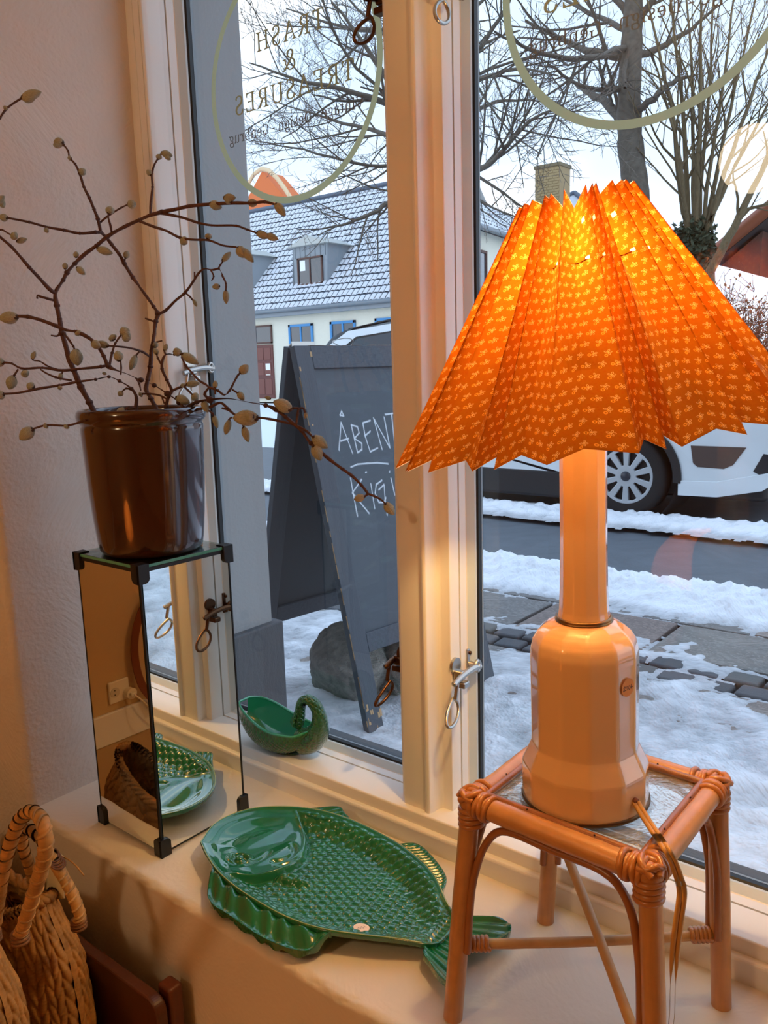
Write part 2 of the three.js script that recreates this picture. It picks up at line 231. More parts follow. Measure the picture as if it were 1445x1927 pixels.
// ================================================================ table lamp with the pleated orange shade
const LAMP = V(-.388, .2878, -.8536);
const FWD = V(0, 0, -1).applyQuaternion(camera.quaternion).setY(0).normalize(), RIGHT = V(-FWD.z, 0, FWD.x);   // across and along the lamp as it is set on the stool
{
  const t = group('table_lamp', LAMP); tag(t, 'table lamp with cream faceted glass body and pleated orange fabric shade', 'table lamp');
  t.quaternion.setFromAxisAngle(FWD, -.019);
  const opal = phys(0xecc08a, .10, { clearcoat: 1, clearcoatRoughness: .03, ior: 1.5 });
  // twelve-sided glass, edges softened: radius, height, how angular
  const prof = [[.0725, .004, 0], [.0735, .010, .5], [.0735, .020, 1], [.0735, .044, 1], [.0728, .0475, 1], [.064, .0665, 1], [.0622, .071, 1], [.0618, .08, 1], [.0618, .12, 1], [.0618, .176, 1], [.0612, .186, 1], [.0585, .1975, .95], [.053, .2065, .9], [.045, .2135, .8], [.037, .2175, .6], [.0315, .2195, .3], [.030, .2215, .2]];
  const neck = [[.0298, .2225, .3], [.0292, .226, .8], [.0282, .232, 1], [.0270, .26, 1], [.0262, .32, 1], [.0260, .45, 1], [.0262, .50, .8]];
  const poly = (list, n = 144) => { const s = []; for (let k = 0; k < list.length - 1; k++) { const m = 3; for (let i = 0; i < m; i++) s.push(list[k].map((q, c) => lerp(q, list[k + 1][c], i / m))); } s.push(list[list.length - 1]);
    return sheet(n, s.length - 1, (u, v, i, j) => { const a = u * Math.PI * 2 + .10, q = ((a / (Math.PI / 6)) % 1 + 1) % 1 - .5; const flat = Math.cos(Math.PI / 12) / Math.cos(q * Math.PI / 6); const soft = lerp(1, Math.min(flat, .9935), s[j][2]) ; const r = s[j][0] * soft * 1.006; return V(r * Math.sin(a), s[j][1], r * Math.cos(a)); }, (u, v, p) => [u * .4, p.y]); };
  mesh('glass_body', poly(prof), opal, t); mesh('glass_neck', poly(neck), opal, t);
  mesh('base_rim', lathe([[.0, .0006], [.070, .0006], [.0745, .0012], [.0752, .003], [.0748, .0055], [.0725, .0062]], 80), std(0x6b5136, .35, { metalness: .8 }), t);
  mesh('neck_ring', [lathe([[.030, .2185], [.0322, .2188], [.0328, .2200], [.0322, .2212], [.0312, .2216], [.0322, .2222], [.0326, .2232], [.0318, .2244], [.0298, .2247]], 64)], std(0x8d7350, .3, { metalness: .9 }), t);
  // price sticker
  const st = canvasTex(128, 128, (c, w, h) => { c.fillStyle = '#e89a4c'; c.fillRect(0, 0, w, h); c.strokeStyle = '#3a1d10'; c.lineWidth = 5; c.lineCap = 'round'; c.beginPath(); c.moveTo(18, 62); c.bezierCurveTo(26, 46, 40, 50, 34, 62); c.lineTo(16, 80); c.lineTo(42, 78); c.stroke(); c.beginPath(); c.moveTo(66, 54); c.lineTo(52, 56); c.lineTo(52, 66); c.bezierCurveTo(70, 62, 66, 84, 50, 78); c.stroke(); c.beginPath(); c.ellipse(80, 68, 9, 13, 0, 0, 7); c.stroke(); c.beginPath(); c.moveTo(98, 50); c.lineTo(98, 80); c.moveTo(96, 70); c.lineTo(116, 70); c.stroke(); });
  const sa = Math.atan2(-FWD.x, -FWD.z) + .62, sticker = mesh('price_sticker', new THREE.CircleGeometry(.0105, 32), std(0xffffff, .6, { map: st }), t); sticker.position.set(Math.sin(sa) * .0619, .155, Math.cos(sa) * .0619); sticker.rotation.y = sa;
  // cord out of the foot
  const ca = Math.atan2(-FWD.x, -FWD.z) + .62; const cs = V(Math.sin(ca) * .069, .024, Math.cos(ca) * .069);
  const eyelet = tube([cs.clone(), cs.clone().multiplyScalar(1.08).setY(.023)], .004, 10, 2); mesh('cord_eyelet', eyelet, std(0x7a3e1c, .6), t);
  // socket, bulb
  mesh('lamp_socket', lathe([[.0, .50], [.017, .50], [.019, .51], [.019, .575], [.014, .58], [0, .58]], 32), std(0x2a2520, .5), t);
  const bulbM = new THREE.MeshStandardMaterial({ color: 0xfff2dc, emissive: new THREE.Color(1, .72, .4), emissiveIntensity: 6, roughness: .4 });
  const bulb = mesh('bulb', lathe([[0, .652], [.012, .650], [.022, .642], [.028, .628], [.029, .615], [.024, .598], [.014, .583], [.013, .578], [0, .578]], 32), bulbM, t);
  const pl = new THREE.PointLight(WARM, POWER.tableLamp); pl.position.set(0, .618, 0); pl.castShadow = true; pl.shadow.radius = 1.2; t.add(pl);

  // the shade: one straight strip of stiff cloth folded into pleats, gathered at the top
  const NP = 32, CB = at(1112, 822, 'd', .895), CT = at(1083, 371, 'd', .868), RB = .217, RT = .0615, W = .0315;
  const tilt = .125, E1b = RIGHT.clone().multiplyScalar(Math.cos(tilt)).add(V(0, Math.sin(tilt), 0)), E2b = FWD.clone().multiplyScalar(-1).add(V(0, .03, 0)).normalize();
  const E1t = RIGHT.clone().multiplyScalar(Math.cos(.15)).add(V(0, Math.sin(.15), 0)), E2t = FWD.clone().multiplyScalar(-1).add(V(0, .02, 0)).normalize();
  const cell = .047, px = 512;
  const print = canvasTex(px, px, (c, w) => {
    c.fillStyle = '#c26f1a'; c.fillRect(0, 0, w, w);
    for (let i = 0; i < 1500; i++) { c.fillStyle = `rgba(190,60,10,${rnd() * .10})`; const r = 2 + rnd() * 9; c.beginPath(); c.arc(rnd() * w, rnd() * w, r, 0, 7); c.fill(); }
    const motif = (x, y, a, f) => { c.save(); c.translate(x, y); c.rotate(a); c.scale(f, 1); c.strokeStyle = '#ffd48a'; c.lineWidth = 4.6;
      const leaf = (r, l, b) => { c.save(); c.rotate(r); c.beginPath(); c.moveTo(4, 0); c.bezierCurveTo(l * .4, -b, l * .8, -b, l, 0); c.bezierCurveTo(l * .8, b, l * .4, b, 4, 0); c.stroke(); c.restore(); };
      leaf(2.7, 38, 11); leaf(-2.6, 36, 10); leaf(1.6, 34, 10); leaf(-.9, 34, 10);
      c.strokeStyle = '#ffb64a'; c.lineWidth = 9; c.beginPath(); c.arc(32, 22, 12.5, 0, 7); c.stroke(); c.fillStyle = '#ffc163'; c.beginPath(); c.arc(0, 0, 5, 0, 7); c.fill(); c.lineWidth = 4; c.beginPath(); c.moveTo(0, 0); c.lineTo(22, 15); c.stroke(); c.restore(); };
    const n = 4, s = w / n; for (let j = 0; j < n; j++) for (let i = 0; i < n; i++) for (const ox of [-w, 0, w]) for (const oy of [-w, 0, w]) motif((i + .5 + (j % 2) * .5) * s + ox, (j + .5) * s + oy, (i + j) % 2 ? .5 : -.35, 1);
  });
  const cloth = phys(0xffffff, 1, { map: print, transmission: .28, thickness: 0, ior: 1.15, specularIntensity: .3 });
  const sh = sub('lamp_shade', t); const inv = new THREE.Matrix4(); t.updateMatrixWorld(true); inv.copy(t.matrixWorld).invert();
  const ang = []; for (let k = 0; k < NP; k++) ang.push((k + .42 * Math.sin(k * 1.9 + .6) + .26 * Math.sin(k * 5.3 + 1)) / NP * Math.PI * 2);
  const ridge = (k, v) => { const a = ang[(k + NP) % NP]; const r = lerp(RT, RB, v), c = CT.clone().lerp(CB, v), e1 = E1t.clone().lerp(E1b, v), e2 = E2t.clone().lerp(E2b, v); return c.addScaledVector(e1, r * Math.cos(a)).addScaledVector(e2, r * Math.sin(a)); };
  const valley = (k, v) => { let a0 = ang[(k + NP) % NP], a1 = ang[(k + 1 + NP) % NP]; if (a1 < a0) a1 += Math.PI * 2; const a = lerp(a0, a1, .5 + .17 * Math.sin(k * 1.3 + 2) + .08 * Math.sin(k * 4.1)), half = lerp(RT, RB, v) * (a1 - a0) / 2; const dep = Math.sqrt(Math.max(.00008, W * W - half * half)) * (1 + .12 * Math.sin(k * 3.7)); const r = lerp(RT, RB, v) * Math.cos((a1 - a0) / 2) - dep * lerp(.98, .85, v), c = CT.clone().lerp(CB, v), e1 = E1t.clone().lerp(E1b, v), e2 = E2t.clone().lerp(E2b, v); c.y += .009 * v ** 3 - .015 * (1 - v) ** 3; return c.addScaledVector(e1, r * Math.cos(a)).addScaledVector(e2, r * Math.sin(a)); };
  const slant = ridge(0, 0).distanceTo(ridge(0, 1)), holes = [];
  const vs = [0]; for (const [a, b] of [[.102, .122], [.272, .292]]) vs.push(a, b); for (let i = 1; i <= 14; i++) vs.push(i / 14); vs.sort((a, b) => a - b);
  const us = [0, .25, .41, .59, .78, 1], pos = [], uv = [], idx = [];
  for (let k = 0; k < NP; k++) for (const side of [0, 1]) {
    const base = pos.length / 3;
    vs.forEach((v) => us.forEach((u) => { const A = side ? valley(k, v) : ridge(k, v), B = side ? ridge(k + 1, v) : valley(k, v), p = A.lerp(B, u); p.applyMatrix4(inv); pos.push(p.x, p.y, p.z); uv.push((k * 2 * W + (side + u) * W) / cell, (1 - v) * slant / cell); }));
    for (let j = 0; j < vs.length - 1; j++) for (let i = 0; i < us.length - 1; i++) { const hole = i === 2 && side === 0 && ((vs[j] === .102) || (vs[j] === .272)); if (hole) continue; const a = base + j * us.length + i, b = a + 1, c = a + us.length, d = c + 1; idx.push(a, c, b, b, c, d); }
  }
  const g = new THREE.BufferGeometry(); g.setAttribute('position', new THREE.Float32BufferAttribute(pos, 3)); g.setAttribute('uv', new THREE.Float32BufferAttribute(uv, 2)); g.setIndex(idx);
  const flat = g.toNonIndexed(); flat.computeVertexNormals(); mesh('pleated_cloth', flat, cloth, sh);
  // white stiffening behind the cloth
  const lin = flat.clone(), lp = lin.attributes.position, ax0 = CT.clone().applyMatrix4(inv), ax1 = CB.clone().applyMatrix4(inv); for (let i = 0; i < lp.count; i++) { const k = clamp((lp.getY(i) - ax0.y) / (ax1.y - ax0.y), 0, 1), cx = lerp(ax0.x, ax1.x, k), cz = lerp(ax0.z, ax1.z, k), dx = cx - lp.getX(i), dz = cz - lp.getZ(i), L = Math.hypot(dx, dz); lp.setX(i, lp.getX(i) + dx / L * .0011); lp.setZ(i, lp.getZ(i) + dz / L * .0011); } mesh('lining', lin, phys(0xfff3e0, 1, { transmission: .62, thickness: 0, ior: 1.1, specularIntensity: .2 }), sh);
  const thread = []; for (let k = 0; k < NP; k++) { for (const [f, o] of [[0, -.0015], [1, .0015]]) { const p = f ? valley(k, .2825) : ridge(k, .2825).lerp(valley(k, .2825), .5); p.y += o * .3; thread.push(p.applyMatrix4(inv)); } }
  mesh('gathering_thread', tube(thread, .0007, 5, 2, 0, true), std(0x6b2a08, .8), sh);
  const ringP = []; for (let i = 0; i < 32; i++) { const a = i / 32 * Math.PI * 2; ringP.push(CT.clone().lerp(CB, .2).addScaledVector(E1t, .042 * Math.cos(a)).addScaledVector(E2t, .042 * Math.sin(a)).applyMatrix4(inv)); }
  mesh('shade_carrier', [tube(ringP, .0014, 6, 1, 0, true), tube([ringP[0], ringP[16]], .0014, 6, 1), tube([ringP[8], ringP[24]], .0014, 6, 1), tube([V(0, .55, 0), ringP[0].clone().lerp(ringP[16], .5)], .002, 6, 2)], M.steel, sh);
}
{
  // the flex runs from the foot over the stool rail down to the ledge
  const a = Math.atan2(-FWD.x, -FWD.z) + .62, s = V(Math.sin(a) * .073, .0225, Math.cos(a) * .073).applyAxisAngle(FWD, -.019).add(LAMP);
  const pts = [s, at(1215, 1540, 'y', .300), at(1240, 1578, 'y', .306), at(1262, 1612, 'y', .3085), at(1276, 1648, 'y', .285), at(1283, 1680, 'z', -.742), at(1277, 1730, 'z', -.735), at(1270, 1790, 'z', -.73), at(1266, 1860, 'z', -.725), at(1260, 1940, 'z', -.72), V(-.255, .06, -.70), V(-.225, .006, -.70), V(-.15, .0045, -.72), V(.1, .0045, -.75)];
  const off = RIGHT.clone().multiplyScalar(.0025); const twin = [tube(pts.map((p) => p.clone().add(off)), .0027, 8, 6), tube(pts.map((p) => p.clone().sub(off)), .0027, 8, 6)];
  tag(mesh('lamp_cord', twin, std(0xc9944f, .45)), 'twin cream flex hanging from the lamp foot over the stool rail', 'cord');
}
// ================================================================ rattan stool
{
  const caneT = dataTex(256, (u, v) => { const n = .84 + .22 * tnoise(u, v, 7, 1, 4) + .12 * fbm(u * 40, v * 3, 2, 3); return [n, n * .97, n * .92]; }, false, 6);
  const cane = phys(0xd2955a, .38, { clearcoat: .5, clearcoatRoughness: .25, map: caneT }), caneD = phys(0xa8683a, .38, { clearcoat: .5, clearcoatRoughness: .25, map: caneT }), wrap = phys(0xc88244, .34, { clearcoat: .5, clearcoatRoughness: .2, map: caneT }), caneL = phys(0xd9a870, .45, { map: caneT });
  const TY = .283, R = .0122, c = { L: V(-.494, TY, -.768), B: V(-.493, TY, -.985), R: V(-.270, TY, -.972), F: V(-.272, TY, -.756) };
  const foot = { L: V(-.508, 0, -.742), B: V(-.500, 0, -.972), R: V(-.249, 0, -.958), F: V(-.250, 0, -.738) };
  const t = group('rattan_stool', V(-.38, 0, -.87)); tag(t, 'small rattan stool with a textured glass top and wrapped corners', 'stool');
  const o = V(-.38, 0, -.87), rel = (p) => p.clone().sub(o), mid = (a, b, k) => a.clone().lerp(b, k);
  for (const k of 'LBRF') mesh('leg', tube([rel(foot[k]), rel(mid(foot[k], c[k], .5)).add(V(rr(-.001, .001), 0, 0)), rel(c[k].clone().setY(TY + .004))], [R * .98, R, R], 20, 8, .05), cane, t);
  const sides = ['LF', 'FR', 'RB', 'BL'];
  for (const s of sides) {
    const A = c[s[0]], B = c[s[1]], d = B.clone().sub(A).normalize(), inn = V(-.38, TY, -.87).sub(mid(A, B, .5)).setY(0).normalize();
    mesh('top_rail', tube([rel(A), rel(mid(A, B, .5)), rel(B)], R * 1.06, 20, 10, .05), cane, t);
    // thin beading that holds the glass
    mesh('glass_bead', tube([rel(mid(A, B, .06)).addScaledVector(inn, .0135).setY(TY + .0078), rel(mid(A, B, .5)).addScaledVector(inn, .0135).setY(TY + .0078), rel(mid(A, B, .94)).addScaledVector(inn, .0135).setY(TY + .0078)], .0044, 10, 8, .06), caneD, t);
    // arched cane under each rail
    const fa = foot[s[0]], fb = foot[s[1]], y = (f, top, h) => f.clone().lerp(top, h / TY);
    for (const off of [.004, .0125]) { const ins = off === .004 ? .0135 : .0195; const a1 = y(fa, A, .095).addScaledVector(d, ins).addScaledVector(inn, -.002), a2 = y(fa, A, .19).addScaledVector(d, ins).addScaledVector(inn, -.002), a3 = A.clone().addScaledVector(d, ins + .008).setY(TY - .045), a4 = A.clone().addScaledVector(d, ins + .030).setY(TY - .0205 - off * .25), m = mid(A, B, .5).setY(TY - .0185 - off * .15), b4 = B.clone().addScaledVector(d, -ins - .030).setY(TY - .0205 - off * .25), b3 = B.clone().addScaledVector(d, -ins - .008).setY(TY - .045), b2 = y(fb, B, .19).addScaledVector(d, -ins).addScaledVector(inn, -.002), b1 = y(fb, B, .095).addScaledVector(d, -ins).addScaledVector(inn, -.002);
      if (off === .004) mesh('arch', tube([a1, a2, a3, a4, m, b4, b3, b2, b1].map(rel), .0048, 10, 6, .05), caneD, t); }
    const nails = [.32, .7].map((k) => { const p = rel(mid(A, B, k)).addScaledVector(inn, .0105).setY(TY + .0118); const g = new THREE.SphereGeometry(.0012, 8, 6); g.translate(p.x, p.y, p.z); return g; }); for (const n of nails) mesh('nail', n, std(0x4a2a14, .5), t);
  }
  // cross stretchers with wrapped ends
  const SY = { L: .098, R: .098, B: .185, F: .02 };
  const onLeg = (k, h) => foot[k].clone().lerp(c[k], h / TY);
  for (const [a, b, ha, hb] of [['L', 'R', .098, .094], ['B', 'F', .165, .05]]) { const A = onLeg(a, ha), B = onLeg(b, hb), d = B.clone().sub(A).normalize(); mesh('stretcher', tube([rel(A), rel(mid(A, B, .5)).add(V(0, a === 'L' ? -.003 : .004, 0)), rel(B)], .0062, 14, 10, .05), caneL, t);
    for (const [P, s] of [[A, 1], [B, -1]]) { const coil = []; for (let i = 0; i < 5; i++) { const p = P.clone().addScaledVector(d, s * (.014 + i * .0052)); const q = []; for (let j = 0; j < 16; j++) { const an = j / 16 * Math.PI * 2, up = V(0, 1, 0), sd = new THREE.Vector3().crossVectors(d, up).normalize(), u2 = new THREE.Vector3().crossVectors(sd, d); q.push(rel(p.clone().addScaledVector(sd, .0072 * Math.cos(an)).addScaledVector(u2, .0072 * Math.sin(an)).addScaledVector(d, (j / 16 - .5) * .004))); } coil.push(tube(q, .0031, 7, 2, 0, true)); } mesh('stretcher_binding', coil, wrap, t); } }
  // wrapped corners: flat cane turns round both rails and the leg head, crossing on top
  const strap = (pts, w = .0036, th = .0014) => { const cv = new THREE.CatmullRomCurve3(pts, false, 'centripetal'), n = pts.length * 4, C = new THREE.Vector3(); return { cv, n }; };
  for (const k of 'LBRF') {
    const P = c[k], nb = { L: ['F', 'B'], F: ['R', 'L'], R: ['B', 'F'], B: ['L', 'R'] }[k].map((q) => c[q].clone().sub(P).normalize()), list = [];
    const loop = (center, axis, r, wob, w) => { const up = Math.abs(axis.y) > .8 ? V(1, 0, 0) : V(0, 1, 0), sd = new THREE.Vector3().crossVectors(axis, up).normalize(), u2 = new THREE.Vector3().crossVectors(sd, axis), q = []; for (let j = 0; j < 20; j++) { const a = j / 20 * Math.PI * 2; q.push(rel(center.clone().addScaledVector(sd, r * Math.cos(a)).addScaledVector(u2, r * Math.sin(a)).addScaledVector(axis, wob * Math.sin(a)))); } const g = tube(q, w, 8, 2, 0, true); return g; };
    for (const d of nb) for (let i = 0; i < 4; i++) list.push(loop(P.clone().addScaledVector(d, .006 + i * .0068), d, R * 1.06 + .0006, (i % 2 ? 1 : -1) * .002, .0036));
    for (let i = 0; i < 4; i++) list.push(loop(P.clone().setY(TY - .007 - i * .0066), V(0, 1, 0), R + .0008, .0015, .0036));
    const nn = nb[0].clone().add(nb[1]).normalize(), out = nn.clone().multiplyScalar(-1), sd = V(-nn.z, 0, nn.x);
    for (const s of [-1, 1]) { const q = []; for (let i = 0; i <= 8; i++) { const a = (i / 8 - .5) * 2.5; q.push(rel(P.clone().addScaledVector(sd, s * .011 * Math.sin(a) + s * .002).addScaledVector(out, .0145 * Math.cos(a) * .9 - .002).add(V(0, .0128 - .0045 * Math.abs(a) + (s > 0 ? .001 : 0), 0)))); } list.push(tube(q, .0042, 8, 4)); const q2 = []; for (let i = 0; i <= 8; i++) { const a = (i / 8) * Math.PI; q2.push(rel(P.clone().addScaledVector(sd, s * (.004 + .006 * Math.sin(a))).addScaledVector(out, -.010 + .025 * (i / 8)).add(V(0, .0148 * Math.sin(a * .5 + 1.2) + .0005, 0)))); } list.push(tube(q2, .0040, 8, 4)); }
    const cap = new THREE.SphereGeometry(R * 1.12, 20, 14); cap.scale(1.1, .95, 1.1); const cp = rel(P); cap.translate(cp.x, cp.y + .001, cp.z); list.push(cap);
    mesh('corner_binding', list, wrap, t);
  }
  // rippled glass top
  const gb = dataTex(512, (u, v) => .5 + .5 * tnoise(u, v, 12, 2, 3) + .25 * tnoise(u, v, 34, 7, 2));
  const gp = new THREE.BoxGeometry(.212, .004, .205, 1, 1, 1); const uvA = gp.attributes.uv; for (let i = 0; i < uvA.count; i++) uvA.setXY(i, uvA.getX(i) * 1.3, uvA.getY(i) * 1.3);
  const gl = mesh('glass_top', gp, phys(0xf4fbfc, .05, { transmission: .86, thickness: 0, ior: 2.1, bumpMap: gb, bumpScale: .005 }), t); gl.position.copy(rel(V(-.3825, TY + .0012, -.8702)));
}
// ================================================================ green fish platter
const glaze = phys(0x17764a, .12, { clearcoat: 1, clearcoatRoughness: .03, map: dataTex(256, (u, v) => { const n = .82 + .34 * tnoise(u, v, 6, 9, 4); return [n * .9, n, n * .95]; }, false, 4) });
const glazeRim = phys(0x9fb67c, .16, { clearcoat: 1, clearcoatRoughness: .04 });
{
  const mm = (l) => l.map(([a, b]) => new THREE.Vector2(a / 1000, b / 1000));
  const smooth = (l, n = 200) => { const c = new THREE.SplineCurve([...l, l[0]]); return c.getPoints(n).slice(0, -1); };
  const body = smooth(mm([[-226, 8], [-243, -40], [-238, -82], [-212, -122], [-162, -153], [-110, -168], [-55, -170], [-10, -164], [40, -153], [85, -138], [130, -116], [165, -90], [192, -62], [212, -44], [226, -30], [226, 20], [209, 36], [186, 47], [158, 61], [125, 73], [87, 85], [50, 91], [7, 91], [-44, 84], [-95, 73], [-145, 56], [-190, 32]]), 260);
  const P2 = { tail: mm([[205, -42], [226, -44], [252, -55], [278, -62], [296, -56], [302, -38], [290, -18], [274, 4], [266, 26], [274, 48], [284, 72], [280, 86], [258, 80], [232, 62], [209, 38]]), top_fin: mm([[-160, -150], [-113, -176], [-84, -192], [-66, -182], [-50, -168], [-100, -150]]), back_fin: mm([[55, -146], [84, -167], [122, -150], [166, -114], [178, -86], [172, -70], [120, -105]]), belly_fin: mm([[90, 82], [78, 106], [66, 118], [40, 124], [2, 124], [-36, 118], [-78, 109], [-112, 103], [-140, 84], [-160, 40], [-100, 60], [0, 78], [70, 78]]) };
  const inside = (poly, x, y) => { let c = false; for (let i = 0, j = poly.length - 1; i < poly.length; j = i++) { const a = poly[i], b = poly[j]; if ((a.y > y) !== (b.y > y) && x < (b.x - a.x) * (y - a.y) / (b.y - a.y) + a.x) c = !c; } return c; };
  const near = (poly, x, y) => { let best = 1e9, bx = 0, by = 0; for (let i = 0, j = poly.length - 1; i < poly.length; j = i++) { const a = poly[j], b = poly[i], dx = b.x - a.x, dy = b.y - a.y, t = clamp(((x - a.x) * dx + (y - a.y) * dy) / (dx * dx + dy * dy + 1e-12), 0, 1), qx = a.x + dx * t, qy = a.y + dy * t, d = Math.hypot(x - qx, y - qy); if (d < best) { best = d; bx = qx; by = qy; } } return [best, bx, by]; };
  const headX = (y) => -.062 - .075 * ((y + .045) / .1) ** 2 ;
  // height of the upper surface over the ledge
  const dish = (x, y) => {
    const s = near(body, x, y)[0]; const e = .046; const k = sstep(s, .003, e); let h = lerp(.034, .0095, k) ; h += .0022 * Math.exp(-(((s - .0032) / .0028) ** 2));
    const tailK = sstep(x, .15, .225); h = lerp(h, .019, tailK * .8 * (s > .004 ? 1 : .6));
    const gx = headX(y), dh = gx - x;      // > 0 on the head
    if (dh > 0) { const rk = sstep(s, .004, .026); const hh = lerp(.034, .0205, sstep(s, .003, .055)); h = lerp(h, hh, rk * sstep(dh, 0, .006)) + rk * .0028 * Math.exp(-(((dh - .005) / .0045) ** 2));
      const ex = x + .150, ey = y + .002, er = Math.hypot(ex, ey * 1.1); h += .0060 * Math.exp(-((er / .009) ** 2)) + .0045 * Math.exp(-(((er - .017) / .0035) ** 2)) - .0035 * Math.exp(-(((er - .0115) / .003) ** 2));
      for (const [cx, cy, r, a0, a1] of [[-.115, -.052, .030, -1.3, 1.3], [-.122, -.060, .052, -.9, 1.0], [-.17, -.03, .05, -.4, 1.3]]) { const dx = x - cx, dy = y - cy, rr2 = Math.hypot(dx, dy), an = Math.atan2(dy, dx); if (an > a0 && an < a1) h -= .0046 * Math.exp(-(((rr2 - r) / .0038) ** 2)) * Math.min(1, Math.min(an - a0, a1 - an) * 3); }
      h += .0018 * Math.sin(x * 90 + y * 40) * sstep(dh, .02, .05) * k;
    } else if (s > .006) { // overlapping scales
      const along = .0150, acr = .0132; const u = x / along, row = Math.floor(u); let best = 0;
      for (let r = row - 1; r <= row + 1; r++) { const w = y / acr + (((r % 2) + 2) % 2) * .5, c = Math.round(w), cx = (r + .5) * along, cy = (c - (((r % 2) + 2) % 2) * .5) * acr; const ax = (x - cx) / (along * .60), ay = (y - cy) / (acr * .50), q = 1 - ax * ax - ay * ay; if (q > 0) best = Math.max(best, Math.sqrt(q) * (.75 + .35 * (x - cx) / along)); }
      h += .0042 * best * sstep(s, .006, .014) * sstep(-dh, .002, .010) * (1 - sstep(x, .185, .215));
      if (x > .185) h += .0011 * Math.sin(Math.atan2(y + .003, x - .13) * 60) * sstep(x, .185, .22);
      const pf = Math.hypot((x + .052) / .034, (y + .008 + (x + .06) * .1) / .0135); if (pf < 1) h += .009 * (1 - pf ** 4) + .0010 * Math.sin((y + .008 - (x + .09) * .3 * 0) * 1500) * sstep(x, -.07, -.04);
    }
    return h;
  };
  const fin = { tail: (x, y, d) => .022 + .004 * sstep(x, .22, .3) + .0014 * Math.sin(Math.atan2(y + .003, x - .13) * 60) + .003 * Math.exp(-((d / .004) ** 2)), top_fin: (x, y, d) => .030 + .004 * sstep(-y, .15, .19) + .0016 * Math.sin((x + y * .9) * 420) * sstep(d, .002, .006) + .002 * Math.exp(-((d / .003) ** 2)), back_fin: (x, y, d) => .027 - .006 * sstep(d, 0, .004) * 0 + .0016 * Math.sin((x * .8 + y * 1.1) * 620) * sstep(d, .002, .005) + .0016 * Math.exp(-((d / .003) ** 2)), belly_fin: (x, y, d) => lerp(.031, .016, sstep(near(body, x, y)[0], .0, .028)) + .0028 * Math.sin((x - y * .8) * 190 + Math.sin(x * 60)) * sstep(d, .003, .008) + .004 * Math.exp(-((d / .0045) ** 2)) };
  // a sheet of the region inside an outline: grid whose border vertices are pulled onto the outline, with underside and edge
  const region = (poly, cell, top, keep, thick = .006) => {
    let x0 = 1e9, x1 = -1e9, y0 = 1e9, y1 = -1e9; for (const p of poly) { x0 = Math.min(x0, p.x); x1 = Math.max(x1, p.x); y0 = Math.min(y0, p.y); y1 = Math.max(y1, p.y); }
    x0 -= cell; y0 -= cell; const nx = Math.ceil((x1 - x0) / cell) + 2, ny = Math.ceil((y1 - y0) / cell) + 2, vid = new Map(), P = [], key = (i, j) => j * (nx + 1) + i, inn = new Uint8Array((nx + 1) * (ny + 1));
    for (let j = 0; j <= ny; j++) for (let i = 0; i <= nx; i++) inn[key(i, j)] = inside(poly, x0 + i * cell, y0 + j * cell) ? 1 : 0;
    const idxT = []; const vert = (i, j) => { const k = key(i, j); if (vid.has(k)) return vid.get(k); let x = x0 + i * cell, y = y0 + j * cell; const b = !inn[k]; if (b) { const q = near(poly, x, y); x = q[1]; y = q[2]; } vid.set(k, P.length); P.push([x, y, b]); return P.length - 1; };
    const edges = new Map();
    for (let j = 0; j < ny; j++) for (let i = 0; i < nx; i++) { const c = inn[key(i, j)] + inn[key(i + 1, j)] + inn[key(i, j + 1)] + inn[key(i + 1, j + 1)]; if (!c) continue; if (keep && !keep(x0 + (i + .5) * cell, y0 + (j + .5) * cell)) continue; const a = vert(i, j), b = vert(i + 1, j), d = vert(i, j + 1), e = vert(i + 1, j + 1); idxT.push(a, d, b, b, d, e); }
    const n = P.length, pos = [], uv = [], idx = [];
    for (const [x, y] of P) { const h = top(x, y, near(poly, x, y)[0]); pos.push(x, h, y); uv.push(x, y); }
    for (const [x, y] of P) { const h = top(x, y, .01); pos.push(x * .995, Math.max(.001, h - thick), y * .995); uv.push(x, y); }
    idx.push(...idxT); for (let k = 0; k < idxT.length; k += 3) idx.push(idxT[k] + n, idxT[k + 2] + n, idxT[k + 1] + n);
    for (let k = 0; k < idxT.length; k += 3) for (const [a, b] of [[0, 1], [1, 2], [2, 0]]) { const p = idxT[k + a], q = idxT[k + b], kk = p < q ? p + '_' + q : q + '_' + p; edges.set(kk, edges.has(kk) ? null : [p, q]); }
    for (const e of edges.values()) if (e && P[e[0]][2] && P[e[1]][2]) { idx.push(e[1], e[0], e[0] + n, e[1], e[0] + n, e[1] + n); }
    const g = new THREE.BufferGeometry(); g.setAttribute('position', new THREE.Float32BufferAttribute(pos, 3)); g.setAttribute('uv', new THREE.Float32BufferAttribute(uv, 2)); g.setIndex(idx); g.computeVertexNormals(); return g;
  };
  const t = group('fish_platter', V(-.8032, .001, -.8061)); tag(t, 'green glazed fish shaped platter lying on the ledge', 'platter'); t.rotation.y = Math.atan2(.132, .9912);
  const cell = .0018;
  mesh('dish', region(body, cell, dish, (x, y) => x >= headX(y) - .0000), glaze, t);
  mesh('head', region(body, cell, dish, (x, y) => x < headX(y)), glaze, t);
  for (const k of ['top_fin', 'back_fin', 'belly_fin']) mesh('fin', region(smooth(P2[k], 90), .0022, fin[k]), glaze, t);
  mesh('tail', region(smooth(P2.tail, 110), .0021, fin.tail), glaze, t);
  // thin pale line where the glaze has run off the rim
  const rim = body.map((p) => { const s = 1 - .0022 / Math.hypot(p.x, p.y + .04); const q = V(p.x * s, 0, (p.y + .04) * s - .04); q.y = dish(q.x, q.z) + .0002; return q; });
  const k0 = rim.findIndex((p) => p.x > .205), ro = [...rim.slice(k0), ...rim.slice(0, k0)].filter((p) => p.x < .205); mesh('rim_line', tube(ro, .0009, 6, 1), glazeRim, t);
